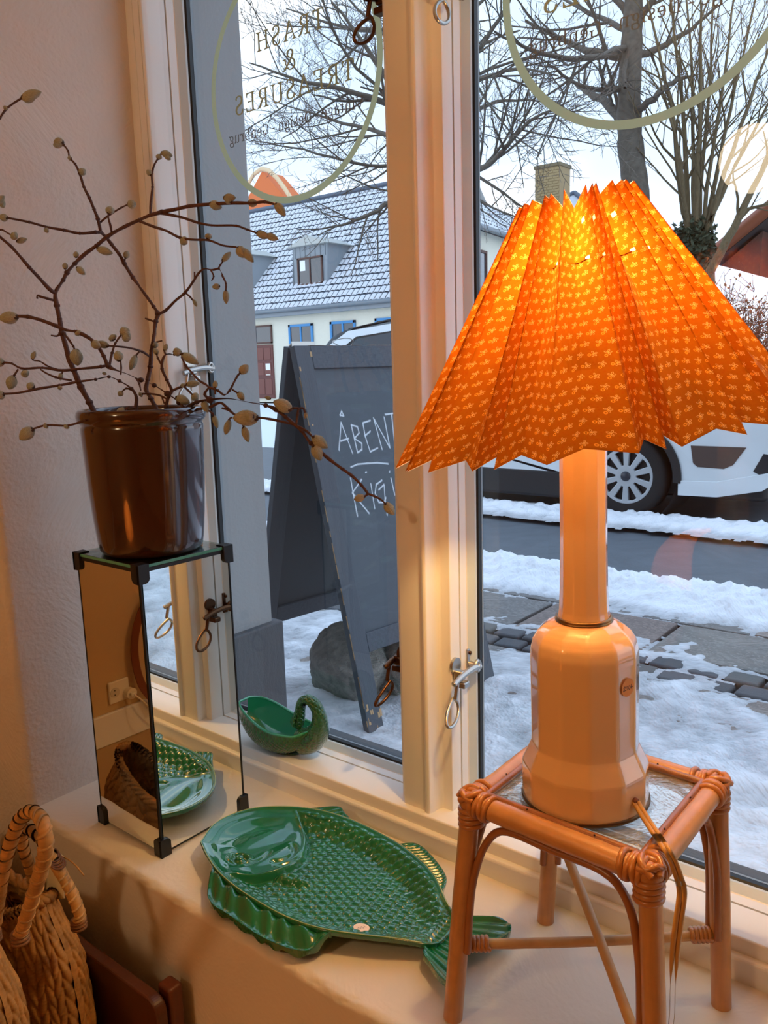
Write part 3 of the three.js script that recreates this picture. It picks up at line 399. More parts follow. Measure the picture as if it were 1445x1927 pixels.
  const eyeG = new THREE.SphereGeometry(.0065, 20, 14); eyeG.scale(1, .5, 1); const eye = mesh('eye', eyeG, glaze, t); eye.position.set(-.150, dish(-.150, -.002) - .001, -.002);
  mesh('foot', (() => { const q = body.filter((_, i) => i % 4 === 0).map((p) => V(p.x * .62 - .01, .004, (p.y + .04) * .58 - .04)); return tube(q, .004, 8, 1, 0, true); })(), glaze, t);
  const st = canvasTex(128, 128, (c, w, h) => { c.fillStyle = '#f6dcc4'; c.fillRect(0, 0, w, h); c.strokeStyle = '#a08878'; c.lineWidth = 5; c.lineCap = 'round'; c.beginPath(); c.moveTo(34, 44); c.lineTo(32, 74); c.moveTo(66, 46); c.lineTo(50, 48); c.lineTo(50, 58); c.bezierCurveTo(70, 56, 66, 80, 48, 74); c.stroke(); c.beginPath(); c.ellipse(82, 66, 9, 13, 0, 0, 7); c.stroke(); c.beginPath(); c.moveTo(98, 68); c.lineTo(108, 68); c.stroke(); });
  const s = mesh('price_sticker', (() => { const g = new THREE.CylinderGeometry(.0115, .0115, .0006, 32); g.rotateY(-.3); return g; })(), std(0xffffff, .6, { map: st }), t); s.position.set(.117, dish(.117, .050) + .0045, .050); s.rotation.x = -.22;
}
// ================================================================ green gravy boat on the sill
{
  const t = group('gravy_boat', V(-1.117, SILLY + .0008, -1.0555)); tag(t, 'green glazed fish shaped gravy boat with curled tail handle on the white sill', 'gravy boat'); t.rotation.y = .06;
  const lat = dataTex(256, (u, v) => { const a = u * 8 + v * 8, b = u * 8 - v * 8, p = Math.abs(a - Math.floor(a) - .5), q = Math.abs(b - Math.floor(b) - .5), e = .5 - Math.max(p, q); return Math.min(1, e * 3.2) * (.8 + .4 * e); }, false, 12);
  const green = phys(0x2f7442, .14, { bumpMap: lat, bumpScale: .0022, clearcoat: 1, clearcoatRoughness: .04, map: dataTex(256, (u, v) => { const n = .8 + .4 * tnoise(u, v, 5, 3, 4); return [n, n, n * .9]; }, false, 3) }), inner = phys(0x2f9a6b, .12, { clearcoat: 1, clearcoatRoughness: .03 });
  // s runs from the spout (left) to the tail end (right)
  const LX0 = -.105, LX1 = .088, prof = (s) => { const x = lerp(LX0, LX1, s), w = .050 * Math.sqrt(Math.max(0, 1 - ((s - .50) / .52) ** 2)) * (1 - .12 * s), rim = .052 + .030 * (1 - sstep(s, .0, .62)) + .012 * sstep(s, .8, 1), bot = .062 * Math.max(0, (Math.abs(s - .47) / .53)) ** 2.6; return { x, w, rim, bot }; };
  const shell = (off, disp) => sheet(150, 90, (u, v, i, j) => { const s = clamp(u, .004, .996), q = prof(s), a = lerp(-Math.PI / 2, Math.PI / 2, v), k = Math.sin(a); // v from one rim to the other under the belly
    const hgt = q.rim - q.bot, y = q.bot + hgt * (1 - Math.cos(a) ** .8), ww = Math.max(.001, q.w * (1 - .02)) - off; let z = ww * Math.sign(k) * Math.abs(k) ** .8, yy = y + off * (1 - Math.abs(k)); let d = 0;
    if (disp) { const A = (q.x) / .0105, B = a * .05 / .0105; const p = Math.abs(((A + B) % 1 + 1) % 1 - .5), r = Math.abs(((A - B) % 1 + 1) % 1 - .5); d = .0019 * Math.min(1, Math.min(p, r) * 4) * sstep(1.45 - Math.abs(a), 0, .12); }
    const nz = k, ny = -Math.cos(a); return V(q.x, Math.max(disp ? 0 : .004, yy + ny * d), z + nz * d); }, (u, v, p) => [p.x, v * .12]);
  mesh('bowl', shell(0, true), green, t); mesh('inside', shell(.0042, false), inner, t);
  const rimL = [], rimR = []; for (let i = 0; i <= 30; i++) { const q = prof(clamp(i / 30, .006, .994)); rimL.push(V(q.x, q.rim + .0003, q.w * .98 - .002)); rimR.push(V(q.x, q.rim + .0003, -q.w * .98 + .002)); } mesh('rim', [tube([...rimL, ...rimR.reverse().slice(1)], .0028, 8, 1, 0, true)], inner, t);
  // tail: swells out of the end, rises, curls over and comes back into the bowl
  const tail = [V(.050, .030, 0), V(.072, .039, 0), V(.090, .057, 0), V(.0965, .080, 0), V(.094, .100, 0), V(.080, .1165, 0), V(.064, .119, 0), V(.052, .108, 0), V(.047, .090, 0), V(.044, .073, 0), V(.040, .058, .001)];
  mesh('tail_handle', tube(tail, [.026, .0265, .0225, .017, .0135, .0118, .011, .0105, .0105, .011, .009], 22, 8, .05), green, t);
  const fan = []; for (let k = -2; k <= 2; k++) fan.push(tube([V(.049 + k * .0015, .100, .008 + k * .0015), V(.040 + k * .0022, .082, .0095 + k * .002), V(.033 + k * .004, .064, .010 + k * .003)], [.0028, .0030, .0022], 8, 6)); mesh('tail_fin_rays', fan, green, t);
  mesh('foot', (() => { const g = lathe([[0, 0], [.026, 0], [.028, .002], [.026, .006], [0, .006]], 40); g.scale(1.5, 1, .8); return g; })(), green, t);
}
// ================================================================ mirror column, crock and twigs
const COL = { F: V(-1.094, 0, -.742), L: V(-1.278, 0, -.730), R: V(-1.082, 0, -.933), h: .497 };
{
  const C = COL.L.clone().add(COL.R).multiplyScalar(.5), S = .0915, H = COL.h;
  const t = group('mirror_column', V(C.x, .0008, C.z)); tag(t, 'square mirror clad display column with glass top and black corner clips', 'display column'); t.rotation.y = -.0153;
  const mir = std(0xe9eeec, .012, { metalness: 1 }), edge = phys(0x1d3a33, .15), glassT = phys(0xe6f5f0, .0, { transmission: 1, thickness: .006, ior: 1.5, attenuationColor: new THREE.Color(.25, .75, .6), attenuationDistance: .12 }), back = std(0x5c6062, .7);
  // four panes of mirror with dark ground edges, grey backs
  for (let k = 0; k < 4; k++) { const p = sub('mirror_panel', t); p.rotation.y = k * Math.PI / 2; const m = new THREE.PlaneGeometry(2 * S - .010, H - .014); m.translate(0, H / 2, S); mesh('mirror_face', m, mir, p); mesh('mirror_back', plain(-S + .0045, S - .0045, .006, H - .008, S - .004, S - .0004), edge, p); }
  for (const [x, z] of [[S, S], [-S, S], [S, -S], [-S, -S]]) mesh('corner_strip', box0(x - .0018 - (x > 0 ? .0018 : -.0018), x + .0018 - (x > 0 ? .0018 : -.0018), .01, H - .012, z - .0018 - (z > 0 ? .0018 : -.0018), z + .0018 - (z > 0 ? .0018 : -.0018), .0008), M.black, t);
  mesh('glass_top', box0(-S - .001, S + .001, H - .0005, H + .0048, -S - .001, S + .001, .0008), glassT, t);
  for (const [x0, x1, z0, z1] of [[-S, S, S + .0008, S + .0016], [-S, S, -S - .0016, -S - .0008], [S + .0008, S + .0016, -S, S], [-S - .0016, -S - .0008, -S, S]]) mesh('ground_edge', plain(x0, x1, H - .0002, H + .0044, z0, z1), phys(0x5fa890, .25), t);
  mesh('inner_tray', plain(-S + .006, S - .006, H - .014, H - .009, -S + .006, S - .006), back, t);
  mesh('top_seal', [box0(-S, S, H - .0075, H - .0012, S - .004, S + .0004, .0008), box0(-S, S, H - .0075, H - .0012, -S - .0004, -S + .004, .0008), box0(S - .004, S + .0004, H - .0075, H - .0012, -S, S, .0008), box0(-S - .0004, -S + .004, H - .0075, H - .0012, -S, S, .0008)], M.black, t);
  // moulded corner clips: two rounded flaps hanging from a corner block
  const flap = (w, h) => { const s = new THREE.Shape(); s.moveTo(0, 0); s.lineTo(w, 0); s.lineTo(w, -h + .008); s.absarc(w - .009, -h + .009, .009, 0, -Math.PI / 2, true); s.lineTo(0, -h); s.closePath(); return new THREE.ExtrudeGeometry(s, { depth: .0045, bevelEnabled: true, bevelThickness: .0008, bevelSize: .0008, bevelSegments: 2, curveSegments: 10 }); };
  const cg = (() => { const f1 = flap(.0195, .030); f1.scale(-1, 1, 1); f1.translate(.004, .0055, -.0005); const ff = f1.index ? f1.toNonIndexed() : f1; const f2 = f1.clone(); const p = f2.attributes.position; for (let i = 0; i < p.count; i++) { const x = p.getX(i), z = p.getZ(i); p.setX(i, z); p.setZ(i, x); } const blk = box0(-.016, .0045, -.004, .0068, -.016, .0045, .0015); for (const g of [f1, f2]) g.deleteAttribute('normal'); f1.computeVertexNormals(); f2.computeVertexNormals(); return join([f1, f2, blk]); })();
  for (const top of [1, 0]) for (let k = 0; k < 4; k++) { const c = mesh('corner_clip', cg, M.black, t); c.rotation.y = k * Math.PI / 2; const [x, z] = [[S, S], [S, -S], [-S, -S], [-S, S]][k]; c.position.set(x, top ? H : 0, z); if (!top) { c.scale.y = -1; c.position.y = .0062; } }
}
// ---------------------------------------------------------------- brown salt-glazed crock
const POT = V(-1.181, COL.h + .0058, -.831);
{
  const t = group('stoneware_crock', POT); tag(t, 'brown glazed stoneware crock holding bare budding branches', 'crock');
  const spots = dataTex(512, (u, v) => { const n = .75 + .5 * tnoise(u, v, 10, 5, 5); const s = tnoise(u, v, 70, 1, 2) > .23 ? .6 : 1; return [n * s, n * s * .97, n * s * .9]; });
  const gl = phys(0x4a2413, .16, { clearcoat: 1, clearcoatRoughness: .05, map: spots, bumpMap: dataTex(256, (u, v) => .5 + .5 * tnoise(u, v, 7, 2, 3)), bumpScale: .0012 });
  const pr = [[0, 0], [.078, 0], [.083, .002], [.0865, .008], [.0885, .020], [.0925, .06], [.0965, .12], [.099, .18], [.1000, .205], [.1000, .212], [.0985, .2145], [.0985, .217], [.1015, .2195], [.1045, .224], [.1058, .231], [.1045, .238], [.1005, .2425], [.0955, .242], [.092, .236], [.090, .22], [.088, .12], [.083, .03], [.07, .012], [0, .010]];
  const c = new THREE.SplineCurve(pr.map((p) => new THREE.Vector2(...p))); mesh('crock_body', new THREE.LatheGeometry(pr.map((p) => new THREE.Vector2(...p)), 96), gl, t);
  // pressed capacity mark near the rim, on the window side
  const font = await new FontLoader().loadAsync('fonts/droid/droid_serif_bold.typeface.json'); const mk = new TextGeometry('801', { font, size: .013, depth: .0012, curveSegments: 4 }); mk.translate(-.016, 0, 0); const p = mk.attributes.position; for (let i = 0; i < p.count; i++) { const an = p.getX(i) / .0985, r = .0983 + p.getZ(i) - .0004; p.setXYZ(i, r * Math.sin(an), p.getY(i), r * Math.cos(an)); } mk.computeVertexNormals(); const m = mesh('pressed_mark', mk, gl, t); m.position.y = .192; m.rotation.y = 1.42;
}
// ---------------------------------------------------------------- magnolia branches with furry buds
{
  const barkT = dataTex(256, (u, v) => { const n = .7 + .5 * tnoise(u, v, 16, 6, 4); return [n, n * .95, n * .92]; }, false, 20);
  const bark = std(0x6a4435, .7, { map: barkT, bumpMap: barkT, bumpScale: .0006 }), fur = phys(0xd2d3c0, .95, { sheen: .8, sheenRoughness: .5, sheenColor: new THREE.Color(.9, .88, .75), map: dataTex(256, (u, v) => { const n = .62 + .35 * fbm(u * 60, v * 4, 1, 3) + .25 * tnoise(u, v, 20, 2, 2); return [n, n * .98, n * .9]; }), bumpMap: dataTex(256, (u, v) => .5 + .8 * fbm(u * 70, v * 5, 1, 3)), bumpScale: .0012 }), scaleM = std(0x4a3526, .8);
  const D0 = camera.position.distanceTo(POT) * 0 + V(POT.x, POT.y + .2, POT.z).sub(camera.position).dot(V(0, 0, -1).applyQuaternion(camera.quaternion));
  const pt = (q, dz = 0) => at(q[0], q[1], 'd', D0 + (q[2] ?? 0) + dz);
  const budG = (() => { const pr = [[0, 0], [.17, .02], [.30, .10], [.42, .25], [.47, .42], [.44, .60], [.33, .78], [.18, .92], [.05, .99], [0, 1]]; const g = new THREE.LatheGeometry(pr.map((p) => new THREE.Vector2(...p)), 18); const p = g.attributes.position; for (let i = 0; i < p.count; i++) { const a = Math.atan2(p.getZ(i), p.getX(i)), y = p.getY(i), f = 1 + .07 * Math.cos(a * 2 + y * 3) + .03 * Math.cos(a * 7); p.setX(i, p.getX(i) * f + .06 * y * y); p.setZ(i, p.getZ(i) * f); } g.computeVertexNormals(); return g; })();
  const capG = (() => { const g = new THREE.LatheGeometry([[0, -.03], [.16, 0], [.24, .06], [.31, .12], [.30, .15], [.2, .17]].map((p) => new THREE.Vector2(...p)), 12); return g; })();
  const branch = (label, dz, stems, buds) => {
    const o = pt(stems[0].p[0], dz), t = group('magnolia_branch', o); tag(t, label, 'branch');
    stems.forEach((s, i) => { const P = s.p.map((q) => pt(q, dz).sub(o)); if (s.base) P.unshift(s.base.clone().sub(o)); const n = P.length, w = s.w ?? 3, w1 = s.w1 ?? 1.6; const R = P.map((_, k) => lerp(w, w1, k / (n - 1)) * .00098 * (1 + .16 * (k % 2) - .05)); mesh(i ? 'twig' : 'stem', tube(P, R, 9, 5, .16), bark, t);
      if (i < 99) { const kn = []; for (let k = 1; k < n - 1; k++) if (rnd() < .75) { const g = new THREE.IcosahedronGeometry(R[k] * rr(1.15, 1.5), 1); g.scale(1, rr(.7, 1), 1); const v = P[k]; g.translate(v.x, v.y, v.z); kn.push(g); } if (kn.length) { const m = mesh('bud_scar', kn, bark, t); m.userData.kind = 'stuff'; } } });
    for (const [x0, y0, x1, y1, w, z] of buds) { const A = pt([x0, y0, z ?? 0], dz).sub(o), B = pt([x1, y1, z ?? 0], dz).sub(o), d = B.clone().sub(A), L = d.length(); d.normalize(); const b = mesh('bud', budG, fur, t); b.position.copy(A); b.quaternion.setFromUnitVectors(V(0, 1, 0), d); const ww = w * .00104; b.scale.set(ww * 1.02, L, ww * 1.02); const c = mesh('bud_scale', capG, scaleM, b); c.scale.set(1, 1, 1); }
    return t;
  };
  const inPot = (x, z) => V(POT.x + x, POT.y + .02, POT.z + z);
  branch('thickest magnolia branch rising at the left of the crock and arching to the right', 0, [
    { base: inPot(.02, .0), w: 5, w1: 2.6, p: [[184, 790, .0], [168, 757, .0], [152, 728], [139, 697], [131, 678], [124, 652], [117, 628], [112, 600], [107, 575], [104, 555], [108, 543], [119, 527], [126, 513], [141, 496], [160, 478], [182, 462], [200, 447], [217, 436], [240, 424], [262, 414], [284, 404]] },
    { w: 3.4, w1: 1.8, p: [[282, 405], [305, 399, -.01], [330, 394, -.03], [357, 388, -.05], [400, 384, -.07], [440, 382, -.09], [478, 382, -.11], [498, 380, -.12], [518, 385, -.12], [531, 391, -.12]] },
    { w: 3.2, w1: 2.2, p: [[104, 552], [94, 545, -.01], [72, 521, -.03], [55, 503, -.05], [38, 483, -.06], [20, 463, -.07], [0, 446, -.08], [-22, 425, -.09]] },
    { w: 2.2, w1: 1.6, p: [[-22, 425, -.09], [-40, 380, -.09], [-38, 320, -.08], [-24, 265, -.07], [0, 222, -.06], [12, 205, -.06], [26, 194, -.06], [42, 184, -.06]] }, { w: 1.6, w1: 1.2, p: [[-8, 438, -.08], [2, 432, -.08], [12, 437, -.08], [22, 443, -.08]] }, { w: 1.4, w1: 1.2, p: [[-40, 380, -.09], [-24, 384, -.09], [-8, 383, -.09]] },
    { w: 2.2, w1: 1.6, p: [[104, 566], [90, 562, -.01], [76, 558, -.01], [71, 556, -.01], [70, 562, -.01]] },
    { w: 2.4, w1: 1.4, p: [[283, 404], [284, 380, .01], [287, 352, .02], [286, 326, .03], [291, 309, .03], [299, 296, .03], [305, 287, .03]] },
    { w: 2.4, w1: 1.5, p: [[298, 401], [318, 404, -.02], [345, 410, -.04], [372, 419, -.05], [398, 424, -.06], [445, 425, -.08], [465, 432, -.09], [482, 438, -.09]] },
    { w: 2.4, w1: 1.5, p: [[262, 416], [290, 427, -.02], [312, 434, -.03], [338, 447, -.04], [365, 451, -.05], [392, 452, -.05], [420, 462, -.06], [445, 465, -.06]] },
    { w: 2, w1: 1.4, p: [[210, 437], [208, 425, -.01], [204, 410, -.01], [204, 402, -.01]] }, { w: 1.8, w1: 1.3, p: [[120, 620], [108, 632], [96, 631]] },
    { w: 2, w1: 1.5, p: [[118, 625], [130, 640, -.02], [138, 652, -.02], [141, 660, -.02]] }, { w: 1.4, w1: 1.1, p: [[112, 696, -.02], [92, 690, -.03], [75, 680, -.03], [62, 677, -.03], [60, 668, -.03]] }],
    [[40, 185, 78, 172, 15, -.06], [42, 186, 66, 186, 12, -.06], [8, 206, 14, 200, 8, -.06], [-8, 384, 8, 368, 10, -.09], [518, 383, 538, 406, 13, -.12], [436, 381, 421, 372, 11, -.09], [420, 373, 444, 371, 13, -.09], [394, 383, 418, 390, 14, -.07], [466, 382, 485, 381, 12, -.1], [303, 287, 325, 293, 12, .03], [310, 292, 322, 300, 9, .03], [297, 300, 301, 290, 10, .03], [285, 330, 276, 320, 10, .03], [482, 438, 508, 446, 12, -.09], [500, 442, 524, 450, 11, -.09], [340, 449, 353, 458, 14, -.04], [391, 450, 393, 439, 11, -.05], [447, 465, 462, 484, 16, -.06], [455, 468, 478, 493, 13, -.06], [182, 468, 213, 476, 13], [205, 403, 208, 388, 14, -.01], [144, 503, 161, 516, 11, -.02], [123, 507, 122, 494, 9], [143, 485, 143, 473, 9], [31, 455, 51, 449, 9, -.07], [22, 440, 33, 448, 13, -.08], [142, 657, 146, 688, 21, -.02], [60, 676, 66, 661, 8, -.03]]);
  branch('tall magnolia branch crossing the thickest one and reaching up the plaster wall', .05, [
    { base: inPot(.0, -.03), w: 4.2, w1: 2.8, p: [[301, 790], [284, 750], [275, 734], [278, 714], [283, 690], [285, 660], [290, 630], [293, 605], [297, 590], [289, 577], [270, 550], [250, 522], [234, 496], [224, 478], [210, 460], [200, 447], [189, 436, -.02]] },
    { w: 2.8, w1: 1.5, p: [[190, 437, -.02], [180, 437, -.03], [150, 439, -.04], [120, 433, -.05], [88, 427, -.06], [55, 418, -.07], [15, 410, -.08], [-12, 404, -.08]] },
    { w: 2.8, w1: 1.4, p: [[189, 434, -.02], [184, 412, -.03], [177, 394, -.03], [168, 372, -.04], [158, 352, -.04], [150, 327, -.05], [141, 308, -.05], [131, 297, -.05], [128, 284, -.05], [120, 273, -.05], [112, 266, -.05]] },
    { w: 1.8, w1: 1.3, p: [[187, 420, -.02], [200, 409, -.03], [213, 400, -.03], [228, 391, -.03], [240, 385, -.03]] },
    { w: 2.6, w1: 1.5, p: [[298, 591], [312, 584, -.02], [330, 566, -.03], [348, 551, -.04], [364, 529, -.05], [374, 514, -.05], [384, 506, -.05], [400, 508, -.05], [412, 506, -.05], [419, 520, -.05], [425, 533, -.05], [425, 548, -.05]] },
    { w: 1.6, w1: 1.3, p: [[410, 507, -.05], [415, 498, -.05], [420, 491, -.05]] }, { w: 1.6, w1: 1.3, p: [[350, 552, -.04], [358, 559, -.04], [365, 568, -.04]] }, { w: 1.5, w1: 1.2, p: [[366, 526, -.05], [366, 512, -.05]] }, { w: 1.5, w1: 1.2, p: [[396, 507, -.05], [402, 520, -.05], [398, 528, -.05]] }, { w: 1.8, w1: 1.4, p: [[292, 606], [282, 602], [273, 599]] }, { w: 1.6, w1: 1.2, p: [[234, 494], [236, 484]] },
    { w: 2, w1: 1.4, p: [[283, 672], [268, 662, -.02], [245, 655, -.04], [222, 652, -.05], [205, 651, -.05]] }, { w: 1.7, w1: 1.3, p: [[262, 662, -.03], [255, 670, -.03]] }, { w: 1.6, w1: 1.2, p: [[290, 645], [305, 641]] }],
    [[120, 268, 101, 268, 15, -.05], [108, 270, 106, 279, 13, -.05], [150, 328, 160, 318, 12, -.05], [135, 298, 127, 297, 8, -.05], [240, 386, 256, 382, 15, -.03], [212, 402, 204, 392, 13, -.03], [418, 492, 434, 474, 10, -.05], [425, 546, 425, 572, 11, -.05], [414, 538, 399, 541, 10, -.05], [364, 564, 371, 577, 7, -.04], [15, 410, -2, 409, 12, -.08], [84, 430, 92, 437, 8, -.06], [236, 486, 240, 472, 11], [292, 655, 292, 643, 10], [256, 668, 245, 697, 12, -.03], [205, 651, 180, 645, 12, -.05], [0, 375, 8, 391, 12, -.08]]);
  branch('magnolia branch sweeping low to the left from the middle of the crock', -.02, [
    { base: inPot(.03, .03), w: 4, w1: 2.8, p: [[345, 770], [337, 757], [315, 741], [290, 725], [265, 715], [240, 704], [205, 690], [195, 670], [183, 650], [166, 635], [145, 625], [124, 621], [105, 613], [76, 602], [52, 596], [34, 595]] },
    { w: 2.4, w1: 1.6, p: [[200, 688], [190, 690, -.01], [150, 694, -.02], [116, 697, -.03], [80, 692, -.04], [40, 693, -.05], [22, 684, -.05], [8, 682, -.05]] },
    { w: 2.2, w1: 1.5, p: [[206, 688], [211, 664, .01], [217, 646, .01], [228, 630, .01]] }, { w: 1.6, w1: 1.3, p: [[34, 695, -.05], [27, 706, -.05], [22, 714, -.05]] }, { w: 1.6, w1: 1.3, p: [[227, 705, -.02], [228, 692, -.02], [227, 680, -.02]] }, { w: 1.5, w1: 1.2, p: [[140, 621], [143, 628]] }, { w: 1.6, w1: 1.2, p: [[256, 712], [262, 722, -.01], [265, 735, -.01]] }, { w: 1.5, w1: 1.2, p: [[120, 695, -.03], [115, 706, -.03]] }],
    [[34, 596, -2, 600, 20], [145, 623, 150, 631, 12], [172, 645, 190, 652, 14, -.01], [8, 683, -12, 680, 14, -.05], [25, 707, 18, 733, 17, -.05], [230, 634, 246, 637, 14, .01], [226, 627, 244, 620, 16, .01], [232, 622, 246, 638, 13, .01], [215, 640, 208, 631, 14, .01], [225, 680, 220, 660, 15, -.02], [115, 702, 113, 716, 8, -.03], [45, 697, 50, 710, 14, -.05], [197, 700, 196, 706, 8]]);
  branch('lowest magnolia branch running level to the left edge of the picture', -.05, [
    { base: inPot(-.01, .05), w: 3.2, w1: 1.6, p: [[256, 765], [256, 745], [247, 731], [225, 717], [205, 709], [180, 714, -.01], [150, 718, -.02], [112, 725, -.03], [75, 731, -.04], [35, 739, -.05], [0, 742, -.05], [-20, 745, -.05]] },
    { w: 1.7, w1: 1.3, p: [[135, 716, -.02], [105, 710, -.03], [85, 701, -.03], [76, 695, -.03]] }, { w: 1.7, w1: 1.3, p: [[256, 768], [243, 766, -.01], [235, 770, -.01]] }, { w: 1.6, w1: 1.2, p: [[250, 735], [238, 731], [229, 737]] }],
    [[65, 729, 50, 725, 13, -.04], [8, 741, -8, 746, 14, -.05], [236, 768, 219, 784, 13, -.01], [230, 736, 224, 746, 9], [112, 726, 114, 734, 8, -.03]]);
  branch('longest magnolia branch drooping right across the pane towards the white post', -.015, [
    { base: inPot(.02, .02), w: 4.6, w1: 2.0, p: [[352, 772, .01], [370, 757, -.02], [395, 752, -.04], [430, 750, -.06], [468, 757, -.08], [500, 763, -.1], [520, 771, -.1], [538, 785, -.1], [556, 800, -.1], [568, 811, -.1], [585, 834, -.1], [604, 851, -.1], [622, 866, -.1], [645, 883, -.1], [662, 895, -.1], [680, 913, -.1], [692, 928, -.1]] },
    { w: 1.8, w1: 1.4, p: [[692, 929, -.1], [705, 934, -.1], [718, 941, -.1], [727, 951, -.1]] }, { w: 1.7, w1: 1.4, p: [[692, 930, -.1], [685, 935, -.1]] },
    { w: 2.4, w1: 1.8, p: [[370, 770, -.02], [395, 766, -.03], [415, 758, -.05], [428, 768, -.06], [440, 779, -.06], [463, 788, -.07], [486, 786, -.08], [520, 791, -.09], [545, 797, -.1], [558, 801, -.1]] },
    { w: 2, w1: 1.5, p: [[558, 798, -.1], [560, 780, -.1], [562, 770, -.1], [570, 768, -.1], [575, 778, -.1]] }, { w: 2, w1: 1.5, p: [[562, 802, -.1], [578, 812, -.1], [588, 822, -.1]] }, { w: 1.7, w1: 1.4, p: [[562, 768, -.1], [553, 768, -.1], [540, 772, -.1]] },
    { w: 2.2, w1: 1.5, p: [[395, 752, -.04], [385, 742, -.05], [392, 728, -.06], [375, 716, -.06], [360, 700, -.06], [350, 688, -.06], [341, 671, -.06]] }, { w: 2, w1: 1.5, p: [[392, 728, -.06], [410, 735, -.07], [422, 743, -.07], [432, 735, -.07], [440, 720, -.07], [448, 706, -.07], [454, 700, -.07]] },
    { w: 1.7, w1: 1.3, p: [[437, 733, -.07], [446, 739, -.07], [449, 742, -.07]] }, { w: 1.6, w1: 1.3, p: [[418, 768, -.05], [430, 772, -.06], [441, 780, -.06]] }, { w: 1.6, w1: 1.3, p: [[386, 768, -.03], [400, 778, -.03], [404, 784, -.03]] }, { w: 1.8, w1: 1.4, p: [[454, 793, -.07], [458, 800, -.07], [460, 807, -.07]] }, { w: 1.6, w1: 1.3, p: [[436, 785, -.06], [430, 790, -.06]] }, { w: 1.5, w1: 1.2, p: [[405, 742, -.07], [405, 728, -.07]] }],
    [[724, 947, 743, 968, 15, -.1], [686, 934, 666, 941, 12, -.1], [588, 822, 617, 842, 17, -.1], [590, 838, 605, 866, 18, -.1], [549, 771, 514, 756, 20, -.1], [486, 786, 438, 788, 24, -.08], [478, 783, 462, 786, 15, -.09], [432, 790, 424, 818, 12, -.06], [458, 803, 468, 832, 13, -.07], [402, 782, 410, 806, 10, -.03], [452, 703, 466, 686, 14, -.07], [448, 738, 460, 753, 11, -.07], [405, 730, 405, 716, 8, -.07], [510, 750, 498, 748, 6, -.1], [382, 755, 392, 776, 13, -.03], [576, 776, 574, 788, 6, -.1]]);
  branch('short magnolia branch standing at the right of the crock rim', -.02, [
    { base: inPot(.04, -.01), w: 3.2, w1: 1.8, p: [[313, 765], [317, 747], [323, 736], [314, 715], [305, 694], [306, 677], [312, 667], [328, 667], [340, 666]] },
    { w: 2.2, w1: 1.5, p: [[322, 736], [338, 729], [350, 725], [358, 719]] }, { w: 1.8, w1: 1.4, p: [[346, 727], [355, 736], [364, 744]] }, { w: 1.7, w1: 1.3, p: [[312, 668], [308, 658]] }, { w: 1.6, w1: 1.3, p: [[306, 690], [297, 674], [294, 664]] }, { w: 1.7, w1: 1.4, p: [[316, 752], [300, 744], [283, 741], [266, 741]] }, { w: 1.6, w1: 1.3, p: [[305, 748], [309, 758], [318, 766]] }],
    [[341, 666, 375, 684, 15], [326, 664, 342, 660, 14], [309, 660, 314, 647, 8], [350, 724, 376, 720, 11], [340, 728, 348, 722, 7], [362, 742, 374, 752, 14], [330, 748, 358, 757, 15], [268, 741, 261, 744, 9], [296, 667, 290, 655, 9], [318, 782, 346, 781, 9]]);
  branch('short magnolia twig hanging over the left of the crock rim', -.085, [
    { base: V(POT.x - .02, POT.y + .16, POT.z + .05), w: 2.2, w1: 1.5, p: [[199, 782], [180, 784], [152, 794], [126, 801], [88, 800], [62, 807]] }], [[62, 806, 38, 828, 19], [90, 800, 82, 803, 9], [128, 800, 122, 806, 9]]);
}
